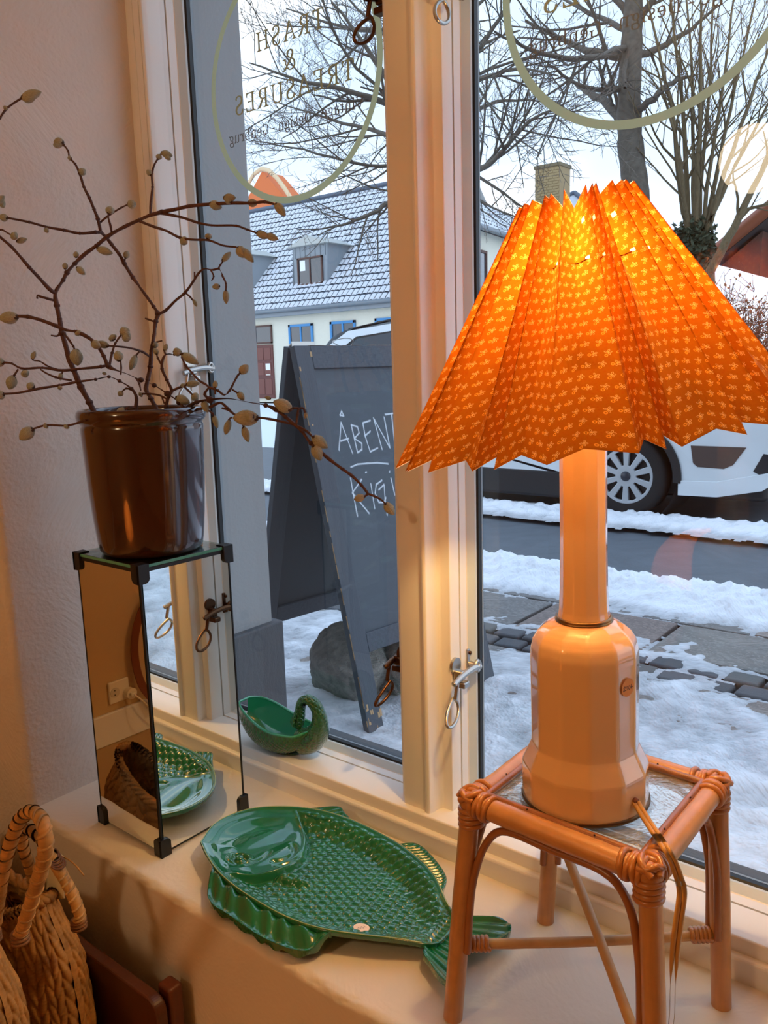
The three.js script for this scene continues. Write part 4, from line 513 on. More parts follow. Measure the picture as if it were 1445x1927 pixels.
// ================================================================ straw bags and the wooden crate in front of the ledge
{
  const strawT = dataTex(512, (u, v) => { const n = .68 + .45 * tnoise(u, v, 10, 4, 4) + .3 * fbm(u * 10, v * 90, 3, 3); return [n, n * .92, n * .8]; }, false, 3);
  const straw = std(0xc99450, .75, { map: strawT, bumpMap: strawT, bumpScale: .0015 }), strawD = std(0x946234, .8, { map: strawT, bumpMap: strawT, bumpScale: .0015 }), rope = std(0xd9a35c, .6, { map: strawT, bumpMap: strawT, bumpScale: .001 });
  // a bag hangs as a soft flattened sack: plan is a lens, sides swell below the rim
  const bag = (label, c, yaw, wx, wz, top, m, lean) => {
    const t = group('straw_bag', V(c.x, FLOOR + .003, c.z)); tag(t, label, 'bag'); t.rotation.y = yaw; const H = top - FLOOR;
    const sec = (a, h) => { const k = h / H, sw = 1 + .16 * Math.sin(Math.min(1, k * 1.02) * Math.PI * .93); const dip = .055 * (1 - Math.abs(Math.cos(a)) ** 1.5); const ca = Math.cos(a), sa = Math.sin(a); return V(wx * sw * Math.sign(ca) * Math.abs(ca) ** .8 * (1 - .18 * sstep(k, .85, 1)), h - dip * sstep(k, .7, 1) - (0), wz * sw * Math.sign(sa) * Math.abs(sa) ** .75 * (1 - .25 * sstep(k, .8, 1)) + lean * k); };
    // plaited courses: leaf shaped strands lying alternately left and right
    const N = 460, R = 330, per = 2 * (wx + wz) * 1.7; const plait = (u, v) => { const cw = .021, chh = .030, X = u * per / cw, Y = v * H / chh; const col = Math.floor(X), fx = X - col - .5, dir = col % 2 ? 1 : -1; const yy = Y + dir * fx * .9 + (col % 2) * .5, fy = yy - Math.floor(yy) - .5; const e = 1 - (fx / .56) ** 2 * .9 - (fy / .54) ** 2 * .85; const wob = noise.noise(col * 3.1, Math.floor(yy) * 2.7, 1); return Math.sqrt(Math.max(0, e)) * (.75 + .5 * wob); };
    mesh('woven_body', sheet(N, R, (u, v) => { const a = u * Math.PI * 2, h = v * H, p = sec(a, h), q = sec(a + .01, h), n = V(q.z - p.z, 0, p.x - q.x).normalize().multiplyScalar(-1); if (n.x * p.x + n.z * (p.z - lean * v) < 0) n.negate(); return p.addScaledVector(n, .0075 * plait(u, v)); }, (u, v) => [u * per, v * H]), m, t);
    const rim = []; for (let i = 0; i < 120; i++) rim.push(sec(i / 120 * Math.PI * 2, H)); const braid = []; for (const ph of [0, 2.1, 4.2]) braid.push(tube(rim.map((p, i) => { const a = i / 120 * 46 * Math.PI * 2 / 2 + ph, n = V(p.x / wx, 0, p.z / wz).normalize(); return p.clone().addScaledVector(n, .0055 * Math.cos(a)).add(V(0, .0055 * Math.sin(a), 0)); }), .0058, 6, 1, .1, true)); mesh('braided_rim', braid, m, t);
    return { t, sec, H };
  };
  const handle = (b, pts, r = .0085) => { const P = pts.map((p) => p.clone().sub(b.t.position).applyAxisAngle(V(0, 1, 0), -b.t.rotation.y)); const core = tube(P, r, 14, 14, .12); const cv = new THREE.CatmullRomCurve3(P, false, 'centripetal'), fr = cv.computeFrenetFrames(220), sp = []; const turns = 26; for (let i = 0; i <= 220; i++) { const a = i / 220 * turns * Math.PI * 2, p = cv.getPoint(i / 220), rad = r * .93; sp.push(p.addScaledVector(fr.normals[i], Math.cos(a) * rad).addScaledVector(fr.binormals[i], Math.sin(a) * rad)); } const h = mesh('handle', core, rope, b.t); mesh('wrapping', tube(sp, .0022, 6, 2), rope, h); for (const e of [P[0], P[P.length - 1]]) { const k = []; for (let i = 0; i < 3; i++) { const q = []; for (let j = 0; j < 12; j++) { const a = j / 12 * 6.283; q.push(e.clone().add(V(Math.cos(a) * r * 1.15, -.006 + i * .005, Math.sin(a) * r * 1.15))); } k.push(tube(q, .0024, 6, 2, 0, true)); } mesh('handle_lashing', k, strawD, h); } return h; };
  const z2 = -.555, z1 = -.435;
  const b2 = bag('straw bag standing against the ledge wall with a paper tag on its handle', V(-1.325, 0, -.552), .03, .215, .055, .0, straw, 0);
  handle(b2, [at(148, 1737, 'z', z2), at(150, 1722, 'z', z2), at(135, 1680, 'z', z2 + .005), at(118, 1648, 'z', z2 + .01), at(100, 1618, 'z', z2 + .015), at(78, 1580, 'z', z2 + .02), at(52, 1560, 'z', z2 + .02), at(43, 1590, 'z', z2 + .01), at(55, 1630, 'z', z2), at(62, 1668, 'z', z2 - .01), at(48, 1720, 'z', z2 - .01)]);
  // tag on its string
  const tg = sub('paper_tag', b2.t); const A = at(118, 1606, 'z', z2 - .012), cs = [at(112, 1606, 'z', z2 - .02), at(120, 1612, 'z', z2 - .02), at(121, 1690, 'z', z2 - .03), at(76, 1697, 'z', z2 - .03), at(84, 1626, 'z', z2 - .02)].map((p) => p.sub(b2.t.position).applyAxisAngle(V(0, 1, 0), -b2.t.rotation.y)); const ps = [], ix = []; for (const p of cs) ps.push(p.x, p.y, p.z + .0006); for (const p of cs) ps.push(p.x, p.y, p.z - .0006); ix.push(0, 1, 2, 0, 2, 3, 0, 3, 4, 5, 7, 6, 5, 8, 7, 5, 9, 8); for (let i = 0; i < 5; i++) { const j = (i + 1) % 5; ix.push(i, i + 5, j, j, i + 5, j + 5); } const tgg = new THREE.BufferGeometry(); tgg.setAttribute('position', new THREE.Float32BufferAttribute(ps, 3)); tgg.setIndex(ix); const tnf = tgg.toNonIndexed(); tnf.computeVertexNormals(); mesh('card', tnf, std(0xf0dcae, .8), tg);
  const loc = (p) => p.sub(b2.t.position).applyAxisAngle(V(0, 1, 0), -b2.t.rotation.y); mesh('string', tube([loc(at(104, 1612, 'z', z2)), loc(at(122, 1614, 'z', z2)), loc(at(140, 1626, 'z', z2)), loc(at(158, 1647, 'z', z2))], .0011, 5, 6), rope, tg); const sk = []; for (let i = 0; i < 5; i++) { const p = loc(at(96 + i * 3.2, 1607 + i * 4.5, 'z', z2 + .014)); const q = []; for (let j = 0; j < 12; j++) { const a = j / 12 * 6.283; q.push(p.clone().add(V(Math.cos(a) * .0098, Math.cos(a) * -.004, Math.sin(a) * .0098))); } sk.push(tube(q, .0016, 5, 2, 0, true)); } mesh('string_winding', sk, std(0x6b4630, .8), tg);
  const b1 = bag('straw bag nearest the lower left corner, lighter on its edge', V(-1.245, 0, -.42), .01, .215, .054, .068, straw, 0);
  handle(b1, [at(38, 1762, 'z', z1), at(42, 1748, 'z', z1), at(58, 1700, 'z', z1), at(76, 1640, 'z', z1), at(86, 1595, 'z', z1), at(80, 1545, 'z', z1), at(62, 1527, 'z', z1), at(40, 1540, 'z', z1), at(22, 1580, 'z', z1), at(8, 1630, 'z', z1), at(-2, 1690, 'z', z1), at(-14, 1760, 'z', z1)]);
  // dark crate behind the bags
  const woodT = dataTex(512, (u, v) => { const n = .72 + .4 * fbm(u * 50, v * 4, 2, 4) + .2 * tnoise(u, v, 3, 1, 3); return [n, n * .95, n * .9]; }); const wood = phys(0x5b2c16, .42, { map: woodT, clearcoat: .3, clearcoatRoughness: .3 }), wood2 = phys(0x6b3218, .42, { map: woodT, clearcoat: .3, clearcoatRoughness: .3 });
  const cr = group('wooden_crate', V(-1.25, FLOOR + .003, -.650)); tag(cr, 'dark brown wooden crate with a rounded end board behind the straw bags', 'crate');
  const board = (len, h, th) => { const s = new THREE.Shape(); s.moveTo(-len, 0); s.lineTo(0, 0); s.lineTo(0, h - .03); s.bezierCurveTo(0, h - .008, -.008, h, -.03, h); s.lineTo(-len, h); s.closePath(); return new THREE.ExtrudeGeometry(s, { depth: th, bevelEnabled: true, bevelThickness: .004, bevelSize: .004, bevelOffset: -.004, bevelSegments: 3, curveSegments: 12 }); };
  const yT = .522, fb = mesh('front_board', board(.80, yT, .012), wood, cr); fb.position.set(.296, 0, .020);
  const post = mesh('end_post', box0(.262, .294, 0, yT + .004, -.016, .010, .006), wood2, cr); mesh('end_board', box0(-.46, -.44, 0, yT - .02, -.03, .035, .004), wood, cr); mesh('bottom_board', box0(-.46, .33, .01, .025, -.03, .03, .003), wood, cr);
}
// ---------------------------------------------------------------- things of the shop that the mirror and the panes show
{
  const s = group('wall_socket', V(WX, -.445, .224)); tag(s, 'white double wall socket seen reflected in the mirror column', 'wall socket');
  const ivory = phys(0xf0e4c8, .3); mesh('socket_plate', box0(0, .012, -.045, .045, -.045, .045, .005), ivory, s);
  const hole = new THREE.CylinderGeometry(.02, .02, .004, 24); hole.rotateZ(Math.PI / 2); hole.translate(.0125, 0, -.02); mesh('socket_face', hole, std(0xd8ccb0, .4), s);
  const pins = []; for (const dy of [-.009, .009]) { const h = new THREE.CylinderGeometry(.0026, .0026, .003, 10); h.rotateZ(Math.PI / 2); h.translate(.0145, dy, -.022); pins.push(h); } mesh('pin_hole', pins[0], M.black, s); mesh('pin_hole', pins[1], M.black, s);
  const pg = new THREE.CylinderGeometry(.021, .023, .028, 28); pg.rotateZ(Math.PI / 2); const p = mesh('plug', pg, ivory, group('plug', V(WX + .026, -.462, .262))); const pr = p.parent; p.name = 'plug_body'; tag(pr, 'round white plug in the wall socket, seen reflected in the mirror column', 'plug');
  mesh('plug_grip', box0(.012, .03, -.008, .008, -.012, .012, .005), ivory, pr);
  tag(mesh('power_cord', tube([V(WX + .052, -.462, .262), V(WX + .09, -.49, .28), V(WX + .10, -.57, .33), V(WX + .09, -.63, .38), V(WX + .14, FLOOR + .005, .45), V(WX + .10, FLOOR + .005, .60), V(WX + .2, FLOOR + .005, .9)], .0035, 8, 8), ivory), 'pale flex running from the plug down to the shop floor, seen reflected', 'cord');
  tag(mesh('leather_strap', (() => { const c = new THREE.CatmullRomCurve3([V(WX + .05, -.02, .44), V(WX + .035, -.13, .345), V(WX + .03, -.23, .305), V(WX + .03, -.33, .295), V(WX + .04, -.44, .31), V(WX + .06, -.54, .36)]); const sh = new THREE.Shape([new THREE.Vector2(-.003, -.016), new THREE.Vector2(.003, -.016), new THREE.Vector2(.003, .016), new THREE.Vector2(-.003, .016)]); return new THREE.ExtrudeGeometry(sh, { steps: 40, extrudePath: c, bevelEnabled: false }); })(), std(0x7a3a18, .5)), 'brown leather strap hanging along the warm side wall, seen reflected', 'strap');
}
{
  // opal globe lamp over the shop: the round white glow mirrored in the right pane
  const g = group('globe_lamp', V(-.94, 1.545, 1.22)); tag(g, 'hanging white globe lamp reflected as a round glow in the right pane', 'pendant lamp');
  const sg = new THREE.SphereGeometry(.125, 48, 32); mesh('globe_shade', sg, new THREE.MeshStandardMaterial({ color: 0xfff4e2, emissive: new THREE.Color(1, .78, .5), emissiveIntensity: 10, roughness: .3 }), g);
  mesh('flex', tube([V(0, .12, 0), V(0, .3, 0), V(0, CEIL - 1.545, 0)], .003, 8, 2), M.black, g); mesh('lamp_holder', lathe([[0, .16], [.03, .16], [.035, .14], [.045, .115], [0, .115]], 24), M.black, g);
  const l = new THREE.PointLight(WARM2, POWER.globe); l.position.set(0, 0, 0); l.castShadow = true; l.shadow.radius = 6; g.add(l);
}
{
  // table lamp further back: the dim orange dome mirrored low in the right pane
  const g = group('shelf_lamp', V(-.885, FLOOR, .73)); tag(g, 'low shop lamp on a stand reflected as a dim orange dome in the right pane', 'floor lamp');
  mesh('stand', lathe([[0, 0], [.12, 0], [.12, .012], [.015, .02], [.012, .62], [.02, .64], [.012, .66], [0, .66]], 32), M.bronze, g);
  mesh('lamp_shade', lathe([[.215, .66], [.21, .70], [.195, .75], [.155, .80], [.09, .83], [.03, .835]], 48), phys(0xd98a4a, .9, { transmission: .4, thickness: 0, ior: 1.2 }), g);
  mesh('bulb', new THREE.SphereGeometry(.03, 20, 14).translate(0, .72, 0), new THREE.MeshStandardMaterial({ color: 0xffffff, emissive: new THREE.Color(1, .7, .4), emissiveIntensity: 6 }), g);
  const l = new THREE.PointLight(WARM, POWER.shelfLamp); l.position.set(0, .72, 0); l.castShadow = true; l.shadow.radius = 1.5; g.add(l);
}
// ================================================================ the street
const M_snow = std(0xffffff, 0.75, { vertexColors: true, bumpMap: dataTex(512, (u, v) => .5 + .42 * tnoise(u, v, 24, 1, 5) + .3 * tnoise(u, v, 90, 6, 2)), bumpScale: .012 });
{
  const frost = dataTex(512, (u, v) => { const n = .7 + .3 * tnoise(u, v, 8, 3, 4); const f = tnoise(u, v, 40, 5, 4) + .5 * tnoise(u, v, 6, 8, 3) > .12 ? .75 : 0; return [Math.min(1, n + f), Math.min(1, n + f), Math.min(1, n + f * 1.05)]; });
  const stoneTone = [0x8b867f, 0x968c84, 0x827e7a, 0x9d8f85, 0x8b7a71].map((c) => std(c, .5, { bumpMap: plasterBump, bumpScale: .004, map: frost }));
  const pav = structure(mesh('pavement', plain(-24, 7, ST - .2, ST - .03, -4.28, -1.3), std(0x4c4a48, .8)), 'snowy pavement outside the window');
  // slabs and two courses of setts; each is a stone of its own
  const rowsZ = [[-1.32, -1.72], [-1.74, -2.14], [-2.16, -2.56], [-2.58, -2.90], [-3.17, -3.60], [-3.62, -4.0]];
  const slabG = [0, 1, 2].map((k) => { const g = new RoundedBoxGeometry(.60, .05, .40, 1, .006); return g; });
  rowsZ.forEach(([z0, z1], r) => { for (let x = -4.6 + (r % 2) * .3; x < .4; x += .62) { const s = mesh('paving_slab', slabG[0], stoneTone[Math.floor(rnd() * 5)], pav); s.position.set(x, ST - .025 + rr(-.003, .003), (z0 + z1) / 2); s.scale.z = (z1 - z0) / .4; s.rotation.set(rr(-.006, .006), 0, rr(-.006, .006)); } });
  const settG = new RoundedBoxGeometry(.125, .06, .105, 2, .014), settT = [0x55565a, 0x62625f, 0x4a4c50].map((c) => std(c, .55, { bumpMap: plasterBump, bumpScale: .002 }));
  for (let r = 0; r < 2; r++) for (let x = -4.4 + r * .07; x < .3; x += .142) { const s = mesh('cobblestone', settG, settT[Math.floor(rnd() * 3)], pav); s.position.set(x, ST - .028 + rr(-.004, .005), -2.97 - r * .125); s.rotation.set(rr(-.03, .03), rr(-.06, .06), rr(-.03, .03)); }
  const cg = new RoundedBoxGeometry(.9, .2, .14, 2, .02), cm = std(0x84817c, .7); for (let x = -4.6; x < 1; x += .92) { const s = mesh('kerb_stone', cg, cm, pav); s.position.set(x, ST - .09, -4.20); }
  // road
  const asph = std(0x6a7178, .62, { map: dataTex(512, (u, v) => { const n = .8 + .22 * tnoise(u, v, 8, 3, 3) + (rnd() > .965 ? .55 * rnd() : 0); return [n, n, n]; }, false, 1.0), bumpMap: dataTex(256, () => rnd()), bumpScale: .0015 });
  structure(mesh('road', plain(-30, 12, ST - .2, ST - .045, -9.2, -4.28), asph), 'wet grey asphalt road cleared between banks of snow');
  structure(mesh('ground', plain(-70, 40, ST - .4, ST - .06, -75, -9.2), std(0xe3e8ee, .9)), 'snow covered ground across the street');
  // snow lying on it: thick in banks, thin and slushy on the trodden stones
  const bankN = (x) => -4.02 + .07 * fbm(x * 1.1, 3, 9, 3);
  const hgt = (x, z) => {
    const lump = fbm(x * 9, z * 9, 2, 4), fine = fbm(x * 34, z * 34, 8, 3), big = fbm(x * 2.1, z * 2.1, 5, 3);
    let h;
    if (z > -4.45) { // pavement side
      h = .009 + .034 * big + .026 * lump + .009 * fine;
      const wet = Math.exp(-(((z + 3.42 + .1 * fbm(x * 1.5, 0, 4, 2)) / .26) ** 2)) * .026 + Math.exp(-(((z + 3.02) / .11) ** 2)) * .026 * (.5 + 1.6 * Math.max(0, fbm(x * 1.7, 4, 7, 2) + .25));
      h -= wet * (1 + .5 * fbm(x * 4, z * 4, 1, 2)); h += wet * .5 * fbm(x * 26, z * 40, 3, 4);
      h += .010 * sstep(z, -2.5, -1.9); h -= .046 * sstep(z, -1.95, -1.4) * (1.0 + 2.2 * fbm(x * 6, z * 5, 6, 3));
      const b = Math.exp(-(((z - bankN(x)) / .21) ** 2)); h += b * (.075 + .05 * lump + .02 * fine);
      h -= .12 * sstep(-z, 4.16, 4.42);
    } else { // far bank
      const zc = -5.86 + .12 * fbm(x * .9, 1, 2, 2), b = Math.exp(-(((z - zc) / .30) ** 2)); h = -.05 + b * (.10 + .075 * lump + .025 * fine);
    }
    return h;
  };
  const patch = (x0, x1, z0, z1, c) => {
    const nx = Math.round((x1 - x0) / c), nz = Math.round((z1 - z0) / c), pos = [], uv = [], col = [], H = [], idx = [];
    for (let j = 0; j <= nz; j++) for (let i = 0; i <= nx; i++) { const x = x0 + i * c, z = z0 + j * c, h = hgt(x, z); H.push(h); pos.push(x, ST + Math.max(h, -.012), z); uv.push(x, z);
      const t = clamp(h / .022, 0, 1), s = .5 + .5 * noise.noise(x * 60, z * 60, 1); const k = lerp(.42 + .2 * s, .93, t); col.push(k * lerp(.96, .99, t), k * lerp(.97, 1, t), k * lerp(1, 1.03, t)); }
    for (let j = 0; j < nz; j++) for (let i = 0; i < nx; i++) { const a = j * (nx + 1) + i, b = a + 1, d = a + nx + 1, e = d + 1; if (Math.max(H[a], H[b], H[d], H[e]) > -.006) idx.push(a, d, b, b, d, e); }
    const g = new THREE.BufferGeometry(); g.setAttribute('position', new THREE.Float32BufferAttribute(pos, 3)); g.setAttribute('uv', new THREE.Float32BufferAttribute(uv, 2)); g.setAttribute('color', new THREE.Float32BufferAttribute(col, 3)); g.setIndex(idx); g.computeVertexNormals(); return g;
  };
  tag(mesh('snow', patch(-4.4, .4, -4.45, -1.33, .0135), M_snow), 'trodden snow and slush over the pavement stones', 'snow', null, 'stuff');
  tag(mesh('snow', patch(.4, 5.2, -4.45, -1.33, .03), M_snow), 'trodden snow beyond the right window frame, seen in the mirror', 'snow', null, 'stuff');
  tag(mesh('snow', patch(-9.5, .5, -6.5, -5.15, .024), M_snow), 'lumpy ploughed snow bank beside the parked white car', 'snow', null, 'stuff');
}
// ================================================================ chalk board and stones on the pavement
{
  const a = THREE.MathUtils.degToRad(7), W = V(Math.sin(a), 0, -Math.cos(a)), B = V(-1.633, ST, -1.913), T = V(-1.93, .875, -1.949), L = T.distanceTo(B), U = T.clone().sub(B).normalize(), N = new THREE.Vector3().crossVectors(W, U).normalize(); // N points to the readers' side
  const wood = std(0x5b6067, .62, { map: dataTex(256, (u, v) => { const n = .85 + .35 * fbm(u * 60, v * 5, 1, 3); return [n, n, n * 1.03]; }), bumpMap: plasterBump, bumpScale: .001 }), bare = std(0xc9a47a, .8);
  const WD = .66, H = L;
  const chalk = canvasTex(1024, 1600, (c, w, h) => {
    c.fillStyle = '#50575f'; c.fillRect(0, 0, w, h);
    for (let i = 0; i < 900; i++) { c.fillStyle = `rgba(${150 + rnd() * 60},${160 + rnd() * 60},${170 + rnd() * 60},${rnd() * .035})`; const x = rnd() * w, y = rnd() * h; c.save(); c.translate(x, y); c.rotate(-.3 + rnd() * .6); c.fillRect(-rnd() * 90, -rnd() * 14, rnd() * 200, rnd() * 30); c.restore(); }
    for (let i = 0; i < 160; i++) { c.fillStyle = `rgba(230,235,240,${.2 + rnd() * .5})`; const r = rnd() * 2; c.fillRect(rnd() * w, rnd() * h, r, r); }
    const X = (s) => s / 660 * w, Y = (q) => h - (q - 0) / 1290 * h;
    const strokes = [[[115, 934], [149, 1028], [174, 919]], [[130, 965], [168, 971]], [[150, 1052], [161, 1066], [166, 1049], [150, 1052]], [[192, 1016], [197, 923]], [[192, 1016], [219, 1008], [221, 986], [194, 969], [224, 948], [219, 928], [196, 919]], [[285, 1026], [247, 1019], [246, 974], [275, 987]], [[246, 974], [256, 917], [295, 927]], [[314, 919], [302, 1033], [354, 921], [355, 1033]], [[395, 1040], [380, 925]], [[362, 1042], [428, 1044]], [[153, 873], [186, 879], [231, 878], [281, 875], [331, 866]], [[143, 836], [141, 791], [141, 705]], [[192, 827], [138, 787], [196, 706]], [[230, 807], [225, 720]], [[285, 812], [254, 801], [241, 772], [250, 739], [275, 734], [287, 751]], [[261, 781], [291, 796], [283, 744], [278, 688]], [[331, 814], [333, 753]], [[327, 837], [331, 838]], [[216, 848], [220, 849]],
      [[392, 812], [396, 742]], [[425, 745], [428, 815], [470, 740], [474, 812]], [[505, 815], [505, 738], [545, 760], [540, 800], [505, 815]]];
    c.lineCap = 'round'; c.lineJoin = 'round';
    for (const s of strokes) for (let k = 0; k < 26; k++) { c.strokeStyle = `rgba(232,238,244,${.10 + rnd() * .22})`; c.lineWidth = 1.2 + rnd() * 3.4; c.beginPath(); s.forEach(([p, q], i) => { const x = X(p) + (rnd() - .5) * 8, y = Y(q) + (rnd() - .5) * 8; i ? c.lineTo(x, y) : c.moveTo(x, y); }); c.stroke(); }
  });
  chalk.wrapS = chalk.wrapT = THREE.ClampToEdgeWrapping;
  const slate = std(0xffffff, .55, { map: chalk }), plainSlate = std(0x44484d, .5);
  const g = group('chalkboard_sign', B); tag(g, 'dark A-frame chalkboard with white handwriting standing on the snow', 'chalkboard sign');
  // a leaf of the sign in its own frame: s across, h up, n forward
  const leaf = (name, face, org, u, n, w, parent) => {
    const f = sub(name, parent); const m = new THREE.Matrix4().makeBasis(w, u, n); m.setPosition(org); f.applyMatrix4(m);
    const bx = (s0, s1, h0, h1, n0, n1, r = .003) => box0(s0, s1, h0, h1, n0, n1, r);
    mesh('stile', bx(0, .068, 0, H, -.012, .014), wood, f); mesh('stile', bx(WD - .068, WD, 0, H, -.012, .014), wood, f);
    mesh('rail', bx(.068, WD - .068, H - .078, H, -.012, .0135), wood, f); mesh('rail', bx(.068, WD - .068, .255, .32, -.012, .0135), wood, f);
    const pg = new THREE.BoxGeometry(WD - .128, H - .38, .008); pg.translate(WD / 2, (.30 + H - .07) / 2 - .002, -.002); const p = pg.attributes.position, q = pg.attributes.uv; for (let i = 0; i < p.count; i++) q.setXY(i, p.getX(i) / .66, p.getY(i) / 1.29); mesh('panel', pg, face, f);
    return f;
  };
  leaf('front_leaf', slate, V(0, 0, 0), U, N, W, g);
  const U2 = U.clone().addScaledVector(N.clone().setY(0).normalize(), 0); // back leaf: the front one mirrored across the hinge
  const n0 = V(Math.cos(a), 0, Math.sin(a)), k = -(T.clone().sub(B)).dot(n0), Bb = n0.clone().multiplyScalar(-2 * k - .03);
  const Ub = V(0, 0, 0).copy(T).sub(B).sub(Bb).addScaledVector(n0, -.03).normalize(), Nb = new THREE.Vector3().crossVectors(W, Ub).normalize();
  leaf('rear_leaf', plainSlate, Bb, Ub, Nb, W, g);
  const chip = (s, h, w2, h2) => { const o = box(w2, h2, .0016, 0, 0, 0, .0004); return o; };
  const f = sub('worn_edges', g); const mm = new THREE.Matrix4().makeBasis(W, U, N); f.applyMatrix4(mm);
  const chips = []; for (let i = 0; i < 12; i++) { const c = box(rr(.002, .010), rr(.004, .03), .0015, rr(.004, .066), i < 9 ? rr(.0, .09) : rr(.9, 1.27), .0142, .0005); chips.push(c); }
  for (let i = 0; i < 30; i++) chips.push(box(.0012, rr(.01, .06), .004, -.0002, rr(.02, 1.2), .0125, .0004));
  for (let i = 0; i < 24; i++) chips.push(box(rr(.01, .05), .0015, .006, rr(.07, .6), H, .0105, .0005));
  const f2 = mesh('chipped_paint', chips, bare, f);
  // hinge and the wire loop on top
  const hg = sub('hinge', g); hg.applyMatrix4(mm); mesh('hinge_plate', [box(.10, .03, .004, .06, H + .004, -.01, .001), tube([V(.01, H + .008, -.016), V(.11, H + .008, -.016)], .007, 8, 2)], M.steel, hg);
  const loop = []; for (let i = 0; i <= 14; i++) { const t = i / 14 * Math.PI * 2; loop.push(V(.25 + .045 * Math.cos(t), H + .012 + .016 * Math.sin(t) + .005, -.02 + .01 * Math.sin(t * 2))); }
  const wl = mesh('wire_loop', tube(loop, .0018, 6, 3), M.steel, g); wl.applyMatrix4(mm);
  // stones that weigh it down
  const stone = (c, r, lab, s0) => { let q = mergeVertices(stripN(clean(new THREE.IcosahedronGeometry(1, 24)).deleteAttribute('uv')), 1e-5); const p = q.attributes.position; for (let i = 0; i < p.count; i++) { const v = V(p.getX(i), p.getY(i), p.getZ(i)); const n = 1 + .34 * fbm(v.x * .9 + s0, v.y * .9, v.z * .9, 3) + .10 * fbm(v.x * 5 + s0, v.y * 5, v.z * 5, 3); v.multiplyScalar(n); v.x = Math.sign(v.x) * Math.abs(v.x) ** .85; v.y = Math.max(-.62, v.y); p.setXYZ(i, v.x * r.x, v.y * r.y, v.z * r.z); } q.computeVertexNormals();
    const u = new Float32Array(p.count * 2); for (let i = 0; i < p.count; i++) { u[i * 2] = p.getX(i) * 3 + p.getZ(i) * 2; u[i * 2 + 1] = p.getY(i) * 3; } q.setAttribute('uv', new THREE.BufferAttribute(u, 2));
    const o = mesh('stone', q, std(0xd2ccc2, .85, { map: dataTex(256, (u, v) => { const n = .72 + .5 * tnoise(u, v, 14, s0, 5); return [n, n * .98, n * .95]; }), bumpMap: plasterBump, bumpScale: .03 })); o.position.copy(c); tag(o, lab, 'stone'); return o; };
  stone(V(-1.92, ST + .10, -2.16), V(.155, .165, .12), 'rounded grey stone under the chalkboard sign', 3);
  stone(V(-1.77, ST + .075, -2.30), V(.10, .15, .10), 'speckled stone behind the leg of the chalkboard sign', 8);
}
